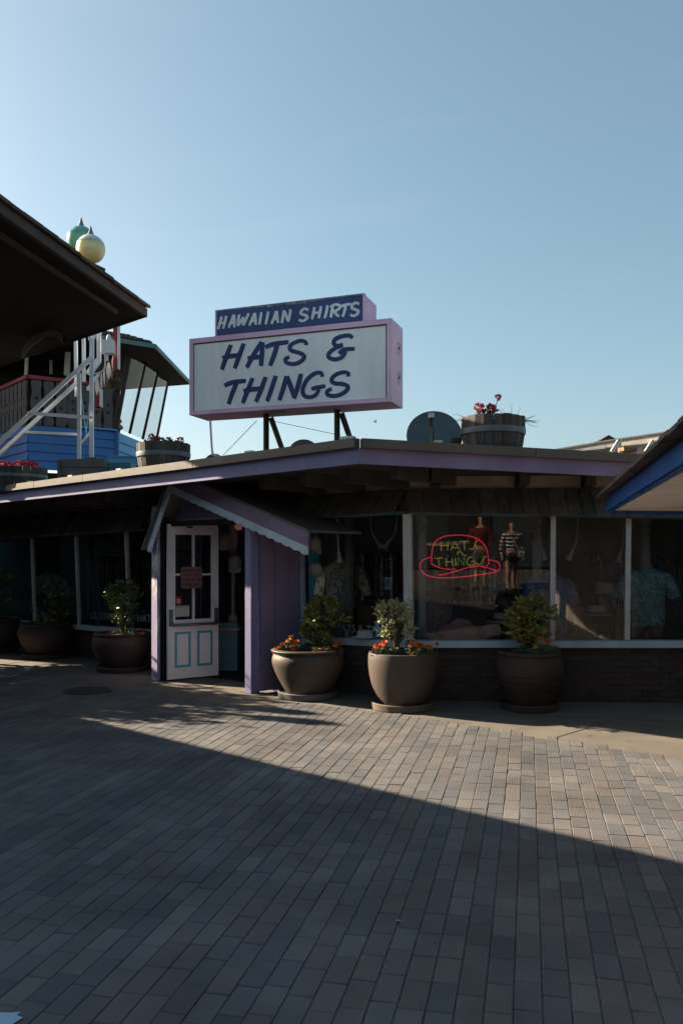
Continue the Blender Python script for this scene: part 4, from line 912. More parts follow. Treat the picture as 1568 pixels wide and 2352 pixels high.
# ------------------------------------------------------------------ pots and their plants
def pot(x, y, zr, r, style, label, sauc, m, rs):
    t = thing('plant_pot', label, 'plant pot', (x,y,0), 'pots standing along the shop front')
    z0 = .07
    if style == 'belly': pr = [(.58,0),(.61,.03),(.73,.2),(.87,.42),(.97,.64),(.985,.78),(.94,.89),(.92,.93),(1.0,.955),(1.0,.985),(.96,1),(.86,1),(.83,.9),(.80,.85)]
    elif style == 'tall': pr = [(.60,0),(.66,.02),(.8,.2),(.93,.45),(.99,.7),(1.0,.88),(.985,.97),(.97,1),(.89,1),(.86,.93),(.84,.86)]
    else: pr = [(.6,0),(.64,.03),(.8,.24),(.95,.52),(1,.7),(.96,.84),(.9,.92),(.96,.95),(.93,.985),(.9,1),(.8,1),(.78,.92),(.76,.86)]
    pp = [(r*a, z0-.02+(zr-z0+.02)*b) for a,b in pr]
    # smooth
    MB().lathe((x,y,0), [(q.x,q.z) for q in crom([(a,0,b) for a,b in pp],3)], 48).build('vessel', m, t, True)
    MB().lathe((x,y,0), [(rs*.9,-.002),(rs,.004),(rs*1.02,.065),(rs*.99,.075),(rs*.93,.06),(.02,.05)], 40).build('saucer', sauc, t, True)
    MB().lathe((x,y,0), [(pp[-1][0]*.98,zr*.86-.02),(pp[-1][0]*.98,zr*.9),(.02,zr*.93)], 24).build('soil', M['soil'], t)
    if style == 'belly':
        for k in range(64):
            a = 2*math.pi*k/64; b_ = None
        bd_ = MB()
        for k in range(70):
            a = 2*math.pi*k/70; bd_.box((x+r*.965*math.cos(a),y+r*.965*math.sin(a),zr*.932),(.02,.012,.014),a)
        bd_.build('bead_moulding', m, t)
    if style == 'ribbed':
        for k in range(5): 
            f = .3+.1*k; rr = r*.995 if f > .45 else r*(.9+.2*(f-.2)); MB().lathe((x,y,0), [(rr*.98,zr*f-.005),(rr*1.008,zr*f),(rr*.98,zr*f+.005)], 40).build('ridge', m, t)
    return t
def shrub(x, y, z, h, r, nt, lf, L, wd, label, kind='shrub', seed=1, low=.15, group='evergreen shrubs in the pots'):
    rr = random.Random(seed); t = thing('potted_shrub', label, 'shrub', (x,y,z), group); s = MB(); f = MB()
    for i in range(int(nt*.75)):
        a = rr.uniform(0,6.28); fz = low+(1-low)*rr.random()**.8; prof_ = math.sin(math.pi*min(1,max(.05,(fz-low*.6)/(1.08-low*.6))))**.6
        rad = r*prof_*math.sqrt(rr.random())*rr.uniform(.75,1.15); tip = V((x+rad*math.cos(a),y+rad*math.sin(a),z+h*fz))
        if i % 3 == 0: s.tube([(x+rr.uniform(-.03,.03),y+rr.uniform(-.03,.03),z-.02),(x+rad*.3*math.cos(a),y+rad*.3*math.sin(a),z+h*fz*.5),tip], [.009,.006,.003], 5)
        for k in range(rr.randint(8,13)):
            d = V((rr.gauss(0,.7)+.5*math.cos(a),rr.gauss(0,.7)+.5*math.sin(a),rr.uniform(-.1,1.1)))
            f.leaf(tip+V((rr.gauss(0,.02),rr.gauss(0,.02),rr.gauss(0,.025))), d, L*1.5*rr.uniform(.7,1.2), wd*1.5*rr.uniform(.7,1.2))
    s.build('stems', M['stem'], t); f.build('foliage', lf, t)
    return t
def marigold(x, y, z, spread, fl, label, seed, petals=None, dense=170, group='marigolds in the pots'):
    rr = random.Random(seed); t = thing('marigold_plant', label, 'flowers', (x,y,z), group); f = MB()
    for i in range(dense):
        a = rr.uniform(0,6.28); r = spread*math.sqrt(rr.random()); c0 = V((x+r*math.cos(a),y+r*math.sin(a)*.8,z+rr.uniform(-.01,.07)))
        for k in range(4): f.leaf(c0, (rr.gauss(0,1),rr.gauss(0,1),rr.uniform(0,1.2)), rr.uniform(.03,.055), .011)
    f.build('foliage', M['leafm'], t)
    for i,(dx,dy,dz,r) in enumerate(fl):
        c0 = V((x+dx,y+dy,z+dz)); b = MB().tube([c0-V((0,0,dz+.02)),c0-V((0,0,r*.4))],.004,4)
        fo = MB(); ax = V((rr.uniform(-.4,.4),-.5+rr.uniform(-.3,.3),1)).normalized(); e1 = ax.orthogonal().normalized(); e2 = ax.cross(e1)
        for ring,(nn,up,rad) in enumerate(((13,-.1,1),(12,.2,.88),(10,.55,.65),(7,.9,.4),(4,1.3,.2))):
            for k in range(nn):
                a = 2*math.pi*(k+.5*ring)/nn+rr.uniform(-.1,.1); d = (e1*math.cos(a)+e2*math.sin(a)+ax*up).normalized()
                fo.leaf(c0+d*r*.15, d, r*(.75+.3*rad), r*.42, ax, .15)
        pm_ = (petals or [M['orange'],M['orange'],M['amber']])
        b.build('flower_stem', M['leafm'], t); fo.build('flower', pm_[i % len(pm_)], t)
    return t
def g(px, Y): return (px-784)/F*Y
# pots right of the entrance
X2, Y2 = g(708,9.66), 9.66
pot(X2,Y2,.56,.43,'belly','wide brown belly pot beside the purple porch post, sunlit on its left',M['saucer'],M['potc'],.35)
shrub(X2+.15,Y2+.08,.5,.62,.25,75,M['leafy'],.062,.028,'yellow edged evergreen shrub in the belly pot by the porch',seed=3)
marigold(X2-.22,Y2-.1,.53,.13,[(-.13,-.08,.05,.032),(-.07,-.02,.09,.03),(.0,.0,.13,.04),(.09,-.02,.115,.04),(.05,-.08,.06,.035),(.02,.05,.17,.03)],'orange marigolds on the sunny left of the belly pot',5)
marigold(X2+.18,Y2-.2,.52,.14,[(.14,-.05,.1,.036),(.2,-.02,.12,.038),(-.06,-.05,.06,.03),(.0,-.05,.055,.03)],'marigolds on the shaded right rim of the belly pot',6,[M['amber'],M['orange']],120)
X3, Y3 = g(924,8.93), 8.93
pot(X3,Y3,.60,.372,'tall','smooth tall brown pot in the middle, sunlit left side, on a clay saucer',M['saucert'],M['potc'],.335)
shrub(X3-.06,Y3,.62,.5,.26,85,M['leafv'],.042,.02,'small pale variegated bush in the middle pot, catching the sun',seed=8,low=.25)
marigold(X3-.2,Y3-.12,.58,.13,[(-.08,-.07,.1,.042),(.0,-.05,.13,.044),(.05,-.08,.06,.028),(-.02,.06,.06,.03)],'bright marigolds and ferny leaves at the left of the middle pot',9)
marigold(X3+.17,Y3-.1,.58,.14,[(.0,-.05,.11,.05),(-.09,-.03,.11,.035),(.1,-.06,.09,.045),(-.1,-.1,.0,.03),(.19,.0,.12,.025),(-.06,.02,.15,.03)],'dense marigolds at the right of the middle pot',10,None,150)
X4, Y4 = g(1216,8.88), 8.88
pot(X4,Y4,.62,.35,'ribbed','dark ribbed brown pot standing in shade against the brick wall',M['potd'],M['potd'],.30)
shrub(X4,Y4,.62,.55,.24,70,M['leafy'],.066,.032,'upright evergreen shrub with yellow tips before the window centre post',seed=12)
marigold(X4+.05,Y4-.1,.6,.24,[(.02,-.1,.16,.035),(.1,-.08,.14,.035),(-.04,-.12,.08,.025)],'low marigold bedding in the ribbed pot by the brick wall',13,[M['amber'],M['orange']],260)
# pots left of the entrance
X1, Y1 = g(281,11.95), 11.95
pot(X1,Y1,.55,.425,'round','dark rounded pot just left of the porch with a bushy shrub',M['potd'],M['potd'],.36)
shrub(X1,Y1,.5,.72,.26,90,M['leafd'],.065,.032,'rounded dark evergreen shrub left of the porch',seed=15)
marigold(X1+.1,Y1-.15,.5,.28,[(-.18,-.1,.06,.035),(.15,-.1,.05,.035),(.24,-.05,.05,.03),(.2,-.0,.08,.03)],'sparse dark red and orange marigolds round the shrub left of the porch',16,[M['orange'],M['redcloth']],170)
X0, Y0 = g(106,13.55), 13.55
pot(X0,Y0,.56,.44,'round','second dark rounded pot from the porch, before the left windows',M['potd'],M['potd'],.37)
shrub(X0+.1,Y0,.5,.7,.34,34,M['leafd'],.06,.025,'thin straggly shrub in the second pot from the porch',seed=18)
marigold(X0,Y0-.12,.52,.3,[(-.15,-.1,.06,.04),(-.05,-.1,.09,.035),(.08,-.1,.1,.04),(.2,-.1,.1,.04)],'orange marigolds in a row in the second pot from the porch',19,[M['redcloth'],M['amber'],M['amber'],M['amber']],200)
Xm, Ym = g(-8,14.4), 14.4
pot(Xm,Ym,.58,.43,'round','leftmost dark pot, cut by the picture edge before the windows',M['potd'],M['potd'],.36)
shrub(Xm,Ym,.5,.9,.3,80,M['leafd'],.07,.032,'tall dark shrub in the leftmost pot',seed=21)

# ------------------------------------------------------------------ people and table that the right windows mirror
def stripes():
    m = bpy.data.materials.new('striped_knit'); m.use_nodes = True; t = m.node_tree; b = t.nodes['Principled BSDF']; b.inputs['Roughness'].default_value = .9
    g_ = t.nodes.new('ShaderNodeNewGeometry'); s_ = t.nodes.new('ShaderNodeSeparateXYZ'); a = t.nodes.new('ShaderNodeMath'); a.operation = 'MULTIPLY'; a.inputs[1].default_value = 1/.085
    f = t.nodes.new('ShaderNodeMath'); f.operation = 'FRACT'; c = t.nodes.new('ShaderNodeMath'); c.operation = 'GREATER_THAN'; c.inputs[1].default_value = .68
    x = t.nodes.new('ShaderNodeMix'); x.data_type = 'RGBA'; x.inputs[6].default_value = (.012,.012,.015,1); x.inputs[7].default_value = (.8,.78,.72,1)
    t.links.new(g_.outputs['Position'], s_.inputs[0]); t.links.new(s_.outputs[2], a.inputs[0]); t.links.new(a.outputs[0], f.inputs[0]); t.links.new(f.outputs[0], c.inputs[0]); t.links.new(c.outputs[0], x.inputs[0]); t.links.new(x.outputs[2], b.inputs['Base Color']); return m
M['stripe'] = stripes()
def skin(name, verts, edges, m, parent, root=0, lev=2):
    me = bpy.data.meshes.new(name); me.from_pydata([v[0] for v in verts], edges, []); me.materials.append(m)
    o = bpy.data.objects.new(name, me); col.objects.link(o); md = o.modifiers.new('s','SKIN'); md.use_smooth_shade = True
    for i,v in enumerate(verts):
        d = me.skin_vertices[0].data[i]; d.radius = v[1] if isinstance(v[1], tuple) else (v[1],v[1]); d.use_root = (i == root)
    sb_ = o.modifiers.new('d','SUBSURF'); sb_.levels = lev; sb_.render_levels = lev
    dg = bpy.context.evaluated_depsgraph_get(); bpy.context.view_layer.update(); me2 = bpy.data.meshes.new_from_object(o.evaluated_get(bpy.context.evaluated_depsgraph_get()))
    bpy.data.objects.remove(o); me2.name = name; o = bpy.data.objects.new(name, me2); col.objects.link(o); attach(o, parent); return o
def person(x, y, face, label, stride, elbows, top, topname, bottom, hair_long, sc_=1.0):
    t = thing('person', label, 'person', (x,y,0)); Mx = Matrix.Translation((x,y,0)) @ Matrix.Rotation(face,4,'Z') @ Matrix.Scale(sc_,4)
    def q(a,b,c): return Mx @ V((a,b,c))     # local: front is -y
    s1, s2 = stride, -stride
    vt = [(q(0,0,.95),(.15,.11)),(q(0,0,1.12),(.135,.10)),(q(0,-.01,1.3),(.16,.11)),(q(0,0,1.41),(.12,.085)),(q(0,0,1.49),.052),(q(0,-.01,1.56),.06),(q(0,-.015,1.63),(.075,.09)),(q(0,-.005,1.7),(.066,.078))]
    ed = [(i,i+1) for i in range(7)]
    hands = []
    for s,sd,(ex,ey,ez,hx,hy,hz) in ((-1,s1,elbows[0]),(1,s2,elbows[1])):
        b = len(vt); vt += [(q(s*.09,0,.88),.095),(q(s*.095,sd*.5-.03,.5),.058),(q(s*.095,sd*.9+.03,.28),.055),(q(s*.095,sd,.09),.038),(q(s*.10,sd-.07,.035),(.04,.03)),(q(s*.105,sd-.16,.03),(.035,.022))]
        ed += [(0,b),(b,b+1),(b+1,b+2),(b+2,b+3),(b+3,b+4),(b+4,b+5)]
        b = len(vt); vt += [(q(s*.175,0,1.385),.062),(q(ex,ey,ez),.043),(q(hx,hy,hz),.028)]
        ed += [(3,b),(b,b+1),(b+1,b+2)]
        e, hnd = V((ex,ey,ez)), V((hx,hy,hz)); d = (hnd-e).normalized(); side = V((0,-1,0)); side = (side-d*side.dot(d)).normalized(); nn = d.cross(side)
        b = len(vt); vt += [(q(*(hnd+d*.05)),(.034,.02))]; ed += [(b-1,b)]
        for k,(ln,of) in enumerate(((.075,.028),(.085,.010),(.08,-.009),(.062,-.026))):
            p0 = hnd+d*.085+side*of; c = len(vt); vt += [(q(*p0),.0095),(q(*(p0+d*ln*.5-nn*s*.006)),.0085),(q(*(p0+d*ln-nn*s*.03)),.007)]; ed += [(b,c),(c,c+1),(c+1,c+2)]
        c = len(vt); vt += [(q(*(hnd+d*.05+side*.045)),.011),(q(*(hnd+d*.09+side*.06)),.008)]; ed += [(b,c),(c,c+1)]
    skin('body', vt, ed, M['skin'], t)
    # clothing follows the same skeleton, slightly wider
    tv = [(q(0,0,.99),(.175,.135)),(q(0,0,1.12),(.165,.13)),(q(0,-.01,1.3),(.185,.135)),(q(0,0,1.41),(.15,.105)),(q(0,0,1.455),(.075,.07))]; te = [(i,i+1) for i in range(4)]
    for s,(ex,ey,ez,hx,hy,hz) in ((-1,elbows[0]),(1,elbows[1])):
        b = len(tv); f = .85 if topname == 'sweater' else .12
        tv += [(q(s*.185,0,1.39),.078),(q(ex,ey,ez),.058),(q(ex+(hx-ex)*f,ey+(hy-ey)*f,ez+(hz-ez)*f),.042 if topname == 'sweater' else .056)]; te += [(3,b),(b,b+1),(b+1,b+2)]
    skin(topname, tv, te, top, t)
    lg = .68 if topname == 'sweater' else .42
    bv = [(q(0,0,1.0),(.165,.125)),(q(0,0,.9),(.175,.13))]; be_ = [(0,1)]
    for s,sd in ((-1,s1),(1,s2)):
        b = len(bv); k = (.88-lg)/.38; bv += [(q(s*.095,sd*.1,.8),.108),(q(s*.098,sd*.5*k-.02*k,lg),.095)]; be_ += [(1,b),(b,b+1)]
    skin('shorts', bv, be_, bottom, t)
    hv = [(q(0,.02,1.73),(.085,.09)),(q(0,.05,1.66),(.08,.06))]; he = [(0,1)]
    if hair_long: hv += [(q(0,.06,1.56),(.085,.05)),(q(0,.07,1.45),(.07,.035))]; he += [(1,2),(2,3)]
    skin('hair', hv, he, M['hair'], t)
    for s in (-1,1): 
        MB().ball(q(s*.03,-.098,1.645),.011,8,6).build('eye', M['ink'], t); MB().ball(q(s*.08,.0,1.63),.02,8,6,.5,1,1.4).build('ear', M['skin'], t, True)
    MB().loft([[q(-.008,-.1,1.645),q(.008,-.1,1.645),q(.006,-.09,1.65)],[q(-.016,-.118,1.605),q(.016,-.118,1.605),q(0,-.09,1.6)]]).build('nose', M['skin'], t)
    MB().tube([q(-.026,-.098,1.578),q(0,-.104,1.574),q(.026,-.098,1.578)],.005,6).build('mouth', M['redcloth'], t)
    for s,sd in ((-1,s1),(1,s2)): MB().loft([[q(s*.1+dx,sd+dy,z) for dx,dy in ((-.045,-.19),(.045,-.19),(.048,-.05),(.042,.07),(-.042,.07),(-.048,-.05))] for z in (0,.025,.05)]).build('shoe', M['darkcloth'], t, True)
    return t, q
wm, q = person(2.95,-.8,math.pi-.1,'woman in a black and white striped sweater and shorts walking with a crossbody bag',.16,((-.27,.02,1.12,-.25,-.08,.9),(.27,.02,1.12,.26,-.06,.9)),M['stripe'],'sweater',M['denim'],True,.95)
bg_ = thing('crossbody_bag', 'small pale crossbody bag hanging at the striped woman hip', 'bag', q(-.2,-.12,.9)); MB().hexa([q(a,b,c) for c in (.84,1.0) for a,b in ((-.28,-.17),(-.14,-.17),(-.14,-.12),(-.28,-.12))]).build('pouch', M['capw'], bg_)
MB().tube([q(-.16,-.15,1.0),q(-.05,-.165,1.2),q(.08,-.12,1.42),q(.12,0,1.49)],.014,6).build('strap', M['capw'], bg_); MB().hexa([q(a,b,c) for c in (.93,1.005) for a,b in ((-.283,-.176),(-.137,-.176),(-.137,-.171),(-.283,-.171))]).build('flap', M['white'], bg_)
person(2.25,-1.0,.25,'man in a dark red T-shirt and grey shorts standing at the round bar table',.05,((-.27,-.05,1.12,-.2,-.28,1.1),(.27,-.05,1.12,.2,-.28,1.1)),M['redcloth'],'tshirt',M['greyboard'],False,1.04)
tb = thing('round_table', 'round pale bar table beside the man in red', 'table', (1.5,-1.3,0))
MB().lathe((1.5,-1.3,0), [(.5,1.05),(.52,1.065),(.52,1.09),(.5,1.1),(.01,1.1)],36).build('table_top', M['straw'], tb); MB().tube([(1.5,-1.3,.02),(1.5,-1.3,1.06)],.04,10).build('pedestal', M['bar'], tb); MB().lathe((1.5,-1.3,0), [(.3,0),(.3,.02),(.05,.05)],24).build('base', M['bar'], tb)
# ------------------------------------------------------------------ left building: dark pavilion roof over the plaza
pv = thing('pavilion_roof', 'big dark overhanging roof with brown shingle edge at upper left', 'roof', (-5.6,8.5,0))
zE = 4.71; T = V((-2.47,10.5,0)); e1 = V((-.177,-.984,0)); e2d = V((-.739,.673,0))
E1 = T+e1*5.2; E2 = T+e2d*4.3
pol = [T, E1, V((-5.2,5.0,0)), V((-6.3,9.5,0)), E2]
inn = V((-1,.25,0)).normalized()
MB().prism([p+V((0,0,zE-.02)) for p in pol], (0,0,.05)).build('soffit', M['darkwood'], pv)
# eave boards
def eave(a, b, z0, z1, th, m, name, out=0):
    t = (b-a).normalized(); q = V((t.y,-t.x,0)); cpt = V((-4.5,9,0)); q = q if (cpt-a).dot(q) < 0 else -q
    return MB().hexa([a+q*(out-th)+V((0,0,z0)),b+q*(out-th)+V((0,0,z0)),b+q*out+V((0,0,z0)),a+q*out+V((0,0,z0)),a+q*(out-th)+V((0,0,z1)),b+q*(out-th)+V((0,0,z1)),b+q*out+V((0,0,z1)),a+q*out+V((0,0,z1))]).build(name, m, pv)
eave(T,E1,zE-.03,zE+.07,.05,M['brownw'],'eave_board',.01); eave(T,E2,zE-.03,zE+.06,.05,M['darkwood'],'eave_board',.01)
q1 = V((.984,-.177,0))
eave(T-q1*.24+e1*.3,E1-q1*.24,zE-.075,zE-.021,.03,M['brownw'],'soffit_batten')
# shingle courses along the near eave, stepping up the slope
run = 0
while run < 5.1:
    wd = R.uniform(.2,.36); a = T+e1*run; b = T+e1*min(run+wd-.008,5.2); k = R.uniform(0,.014)
    up = V((-q1.x*.42,-q1.y*.42,.10))
    pts = [a+q1*.055+V((0,0,zE+.068+k)), b+q1*.055+V((0,0,zE+.068+k*.5)), b+up+V((0,0,zE+.07)), a+up+V((0,0,zE+.07))]
    MB().prism(pts, V((0,0,.034))).build('shingle', M['shingle'], pv); 
    a2, b2 = a+up*.45, b+up*.45
    MB().prism([a2+e1*.1+V((0,0,zE+.09)), b2+e1*.1+V((0,0,zE+.09)), b2+e1*.1+up+V((0,0,zE+.09)), a2+e1*.1+up+V((0,0,zE+.09))], V((0,0,.03))).build('shingle', M['shingle'], pv)
    run += wd
qe2 = V((.673,.739,0)); run = .1
while run < 4.1:
    wd = R.uniform(.22,.36); a = T+e2d*run; b = T+e2d*(run+wd-.008); up = V((-.42*qe2.x,-.42*qe2.y,.19))
    MB().prism([a+qe2*.05+V((0,0,zE+.062)), b+qe2*.05+V((0,0,zE+.062)), b+up+V((0,0,zE+.07)), a+up+V((0,0,zE+.07))], V((0,0,.034))).build('shingle', M['shingle'], pv); run += wd
apex = V((-4.9,9.0,zE+.5))
rp_ = [p+V((0,0,zE+.05)) for p in pol]; m_ = MB()
for i in range(5): m_.add([rp_[i], rp_[(i+1)%5], apex], [(0,1,2)])
m_.build('roof_slope', M['shingle'], pv)
MB().lathe((-5.3,7.3,0),[(.3,0),(.3,.3),(.22,.34),(.2,zE-.1),(.28,zE-.05)],16).build('column', M['brownw'], pv)
# arched valance under the far eave
ar = MB(); top, bot = [], []
ca = T+e2d*1.62+V((0,0,zE-.165)); 
for k in range(13):
    f = k/12; s_ = (f-.5)*1.15; zz = .17*(1-(2*f-1)**2)**.6 if 0 < f < 1 else 0
    top.append(ca-e2d*s_+V((0,0,zz-.03))); bot.append(ca-e2d*s_*.97+V((0,0,zz-.135 if f < .5 else zz-.115)))
dz = V((-.03,-.035,-.02))-q1*.0
bq = V((-.38,-.45,0))*.9
top = [p+bq for p in top]; bot = [p+bq for p in bot]
vs2 = top+bot+[p+dz for p in top]+[p+dz for p in bot]; n = 13; fs2 = []
for i in range(n-1): fs2 += [(i,i+1,n+i+1,n+i),(2*n+i,3*n+i,3*n+i+1,2*n+i+1),(i,2*n+i,2*n+i+1,i+1),(n+i,n+i+1,3*n+i+1,3*n+i)]
ar.add(vs2, fs2).build('arched_valance', M['brownw'], pv)
# globe lamps standing on the pavilion roof edge
def globe(px, py, Y, r, m1, m2, label):
    c0 = P(px,py,Y); t = thing('globe_lamp', label, 'globe lamp', (c0.x,c0.y,c0.z-r-.12), 'globe lamps on the pavilion roof')
    nv = 16; pr = [(max(.01,r*math.sin(math.pi*i/nv)*(1.0)), -r*math.cos(math.pi*i/nv)) for i in range(nv+1)]
    MB().lathe(c0, pr[:11]+[(.02,pr[10][1])], 28).build('globe', m1, t, True); MB().lathe(c0, [(.02,pr[10][1]+.001),(pr[10][0]+.004,pr[10][1]+.001)]+pr[11:], 28).build('globe_cap', m2, t, True)
    MB().lathe(c0+V((0,0,r*.9)), [(r*.28,0),(r*.13,r*.36),(.004,r*.74)], 14).build('finial', M['cone'], t, True)
    MB().lathe(c0+V((0,0,-r-.1)), [(r*.35,-.1),(r*.3,.05),(r*.22,.1),(r*.24,.13)], 14).build('neck', M['cone'], t, True)
globe(187,552,9.7,.165,M['globeg'],M['globeg'],'green globe lamp with pointed cap, behind the yellow one'); globe(209,572,9.35,.16,M['globey'],M['globew'],'pale yellow globe lamp with pointed cap on the roof edge')
q = P(222,612,9.3); MB().prism([P(190,592,9.3),P(243,617,9.45),P(241,628,9.45),P(188,604,9.3)],(-.18,.03,.0)).build('curb', M['shingle'], pv)

# ------------------------------------------------------------------ blue restaurant behind with balcony
rs = thing('blue_restaurant', 'blue clapboard upper storey with balcony and slanted windows behind the shop', 'building', (-5.2,16.5,0))
C0 = V((-5.86,15.5,0)); C1 = V((-4.44,16.37,0)); C2 = C1+V((.095,.995,0))*3.0; CL = C0+V((-.656,.755,0))*4.5
def cl(a, b, z0, z1, n, m, lean=0):
    t = (b-a).normalized(); q = V((t.y,-t.x,0)); q = q if q.y < .3 and (q.y < 0 or q.x > 0) else -q
    for i in range(n):
        za, zb = z0+(z1-z0)*i/n, z0+(z1-z0)*(i+1)/n
        MB().hexa([a-q*.05+V((0,0,za)),b-q*.05+V((0,0,za)),b+q*.03+V((0,0,za)),a+q*.03+V((0,0,za)),a-q*.05+V((0,0,zb-.004)),b-q*.05+V((0,0,zb-.004)),b+q*.006+V((0,0,zb-.004)),a+q*.006+V((0,0,zb-.004))]).build('clapboard', m, rs)
cl(C0,C1,3.3,4.13,5,M['blue']); cl(CL,C0,3.3,4.13,5,M['blue']); cl(C1,C2,3.0,4.13,6,M['lightblue'])  # right-hand side boards lighter, skylight put into their colour
MB().bar(C1+V((.02,-.03,3.3)), C1+V((.02,-.03,4.13)), .06,.06).build('corner_board', M['blue'], rs)
MB().bar(C0.lerp(C1,.55)+V((0,0,4.15)), C1+V((0,0,4.15)), .16,.03).build('ledge', M['lightblue'], rs)
MB().prism([CL+V((0,0,2.67)),C0+V((0.05,.1,2.67)),C1+V((-.05,.1,2.67)),C2+V((-.1,0,2.67)),V((-8,21,2.67))],(0,0,.58)).build('lower_storey', M['darkwood'], rs)
MB().prism([CL+V((0,.1,4.0)),C0+V((0,.1,4.0)),C1+V((-.06,.1,4.0)),C2+V((-.06,0,4.0)),V((-8,21,4.0))],(0,0,.06)).build('deck', M['darkwood'], rs)
# balcony: red rail and cut-out boards
rl = MB(); zr = 5.02
ra, rb, rc = CL.lerp(C0,.3)+V((0,0,zr)), C0+V((0,0,zr)), C0.lerp(C1,.86)+V((0,0,zr))
MB().bar(ra,rb,.1,.07).build('hand_rail', M['rail'], rs); MB().bar(rb,rc,.1,.07).build('hand_rail', M['rail'], rs)
hole = M['ink']
def baluster(c0, t):
    q = V((t.y,-t.x,0)); q = q if q.y < 0 else -q; prf = []
    for k in range(13):
        f = k/12; prf.append((f, .105-.028*(1-math.cos(4*math.pi*f))/2-(.02 if k in (0,12) else 0)))
    pts = [c0-t*w_+V((0,0,4.13+.84*f)) for f,w_ in prf]+[c0+t*w_+V((0,0,4.13+.84*f)) for f,w_ in reversed(prf)]
    b = MB().prism(pts, q*.03).build('baluster_board', M['greyboard'], rs)
    for f in (.42,.6): MB().lathe(c0+q*.031+V((0,0,4.13+.84*f)), [(.033,0),(.033,.002),(.002,.002)], 12, rot=frame_m((0,0,0),t,(0,0,1)).to_3x3()).build('cut_out', hole, b)
t1 = (C1-C0).normalized(); t0 = (C0-CL).normalized()
for k in range(7): baluster(C0+t1*(.14+.225*k), t1)
for k in range(7): baluster(C0-t0*(.14+.225*k), t0)
# glazed wall set back, stone pier, white frames
bw = V((-1.0*.5,1.0,0)).normalized()*1.2
bb = V((-7.6,18.1,0)); be = V((-4.75,17.4,0))
MB().bar(bb+V((0,0,4.95)), be+V((0,0,4.95)), .1,1.8).build('back_wall', M['darkwood'], rs)
for px,y0,y1 in ((60,822,945),(154,788,862),(157,790,975)):
    MB().bar(P(px-3,y1,16.3 if px > 100 else 15.95), P(px+3,y0-20,16.3 if px > 100 else 15.95), .06,.05).build('window_frame', M['white'], rs)
MB().bar(P(118,820,16.95)-V((0,0,.35)), P(118,820,16.95)+V((0,0,.3)), .05,.05).build('window_frame', M['white'], rs)
MB().bar(P(150,806,16.95)+V((0,0,-.6)), P(150,806,16.95)+V((0,0,.55)), .9,.03,(0,1,0)).build('pane', M['glass2'], rs)
sp0, sp1 = P(216,0,16.55), P(272,0,16.75); sp0.z = sp1.z = 0
pier = MB().bar(sp0+V((0,.12,4.9)), sp1+V((0,.12,4.9)), .12,1.5).build('stone_pier', M['mortar'], rs)
rr = random.Random(4)
for i in range(70):
    f, z = rr.random(), rr.uniform(4.17,5.6); p = sp0.lerp(sp1,f)+V((0,.05,z)); s_ = rr.uniform(.04,.085)
    MB().ball(p, s_, 6, 4, rr.uniform(.9,1.4), .7, rr.uniform(.6,.9)).build('stone', M['stone'], pier)
# slanted glazing on the right-hand side
bots = [P(268,983,16.37),P(298,996,17.09),P(328,1009,17.9),P(358,1020,18.8)]; tops = [P(298,819,16.4),P(335,830,17.1),P(363,851,17.9),P(387,871,18.8)]
for i in range(4):
    MB().bar(bots[i], tops[i], .07 if i == 0 else .045,.06,(0,1,0)).build('slanted_mullion', M['brownw'] if i == 0 else M['darkwood'], rs)
    if i < 3: MB().add([bots[i]+V((.01,0,0)),bots[i+1]+V((.01,0,0)),tops[i+1]+V((.01,0,0)),tops[i]+V((.01,0,0))], [(0,1,2,3)]).build('slanted_pane', M['glass2'], rs)
MB().tube(crom([bots[0]+V((-.06,-.05,-.05)),bots[0]+V((0,-.06,.3)),tops[0]+V((-.06,-.06,-.02)),tops[0]+V((-.1,-.05,.25))],4), .025, 6).build('downpipe', M['brownw'], rs, True)
# hip roof
zr2 = 5.70
ev = [V((-8.5,14.6,zr2)), P(274,786,15.6), P(356,799,16.03), P(435,882,19.3), V((-8.5,21,zr2))]
for p in ev: p.z = zr2
ev[0] = ev[1]+V((-.8,-.6,0))*3.2
MB().prism([p+V((0,0,-.02)) for p in ev], (0,0,.03)).build('soffit', M['darkwood'], rs)
rg = [V((-6.2,16.3,zr2+.62)), V((-4.6,17.4,zr2+.62)), V((-5.6,19.0,zr2+.62))]
m_ = MB(); up = V((0,0,.06)); E = [p+up for p in ev]
m_.add([E[0],E[1],E[2],rg[1],rg[0]], [(0,1,2,3,4)]); m_.add([E[2],E[3],rg[2],rg[1]], [(0,1,2,3)]); m_.add([E[3],E[4],rg[2]], [(0,1,2)]); m_.add([E[4],E[0],rg[0],rg[2]], [(0,1,2,3)]); m_.add(rg, [(0,1,2)])
m_.build('hip_roof', M['shingle'], rs)
for a,b in zip(ev[:4], ev[1:4]):
    MB().bar(a+V((0,0,.03)), b+V((0,0,.03)), .05,.085).build('gutter', M['greenedge'], rs)
def tilerow(a, b, ra_, rb_, n):
    for k in range(1,n):
        f = k/n; p, q = a.lerp(ra_,f), b.lerp(rb_,f); s = 0; Ln = (q-p).length
        while s < Ln:
            wd = R.uniform(.25,.4); x, y = p.lerp(q,s/Ln), p.lerp(q,min(1,(s+wd-.01)/Ln)); MB().bar(x+V((0,0,.012)), y+V((0,0,.012)), .2,.03).build('roof_tile', M['shingle'], rs); s += wd
tilerow(E[1],E[2],rg[0],rg[1],5); tilerow(E[2],E[3],rg[1],rg[2],4)
MB().tube([C2+V((.1,-2.2,2.9)),C2+V((.1,-2.2,3.62))],.02,6).build('vent_pipe', M['ink'], rs); MB().box(C2+V((.1,-2.22,3.63)),(.14,.06,.03)).build('vent_cap', M['ink'], rs)

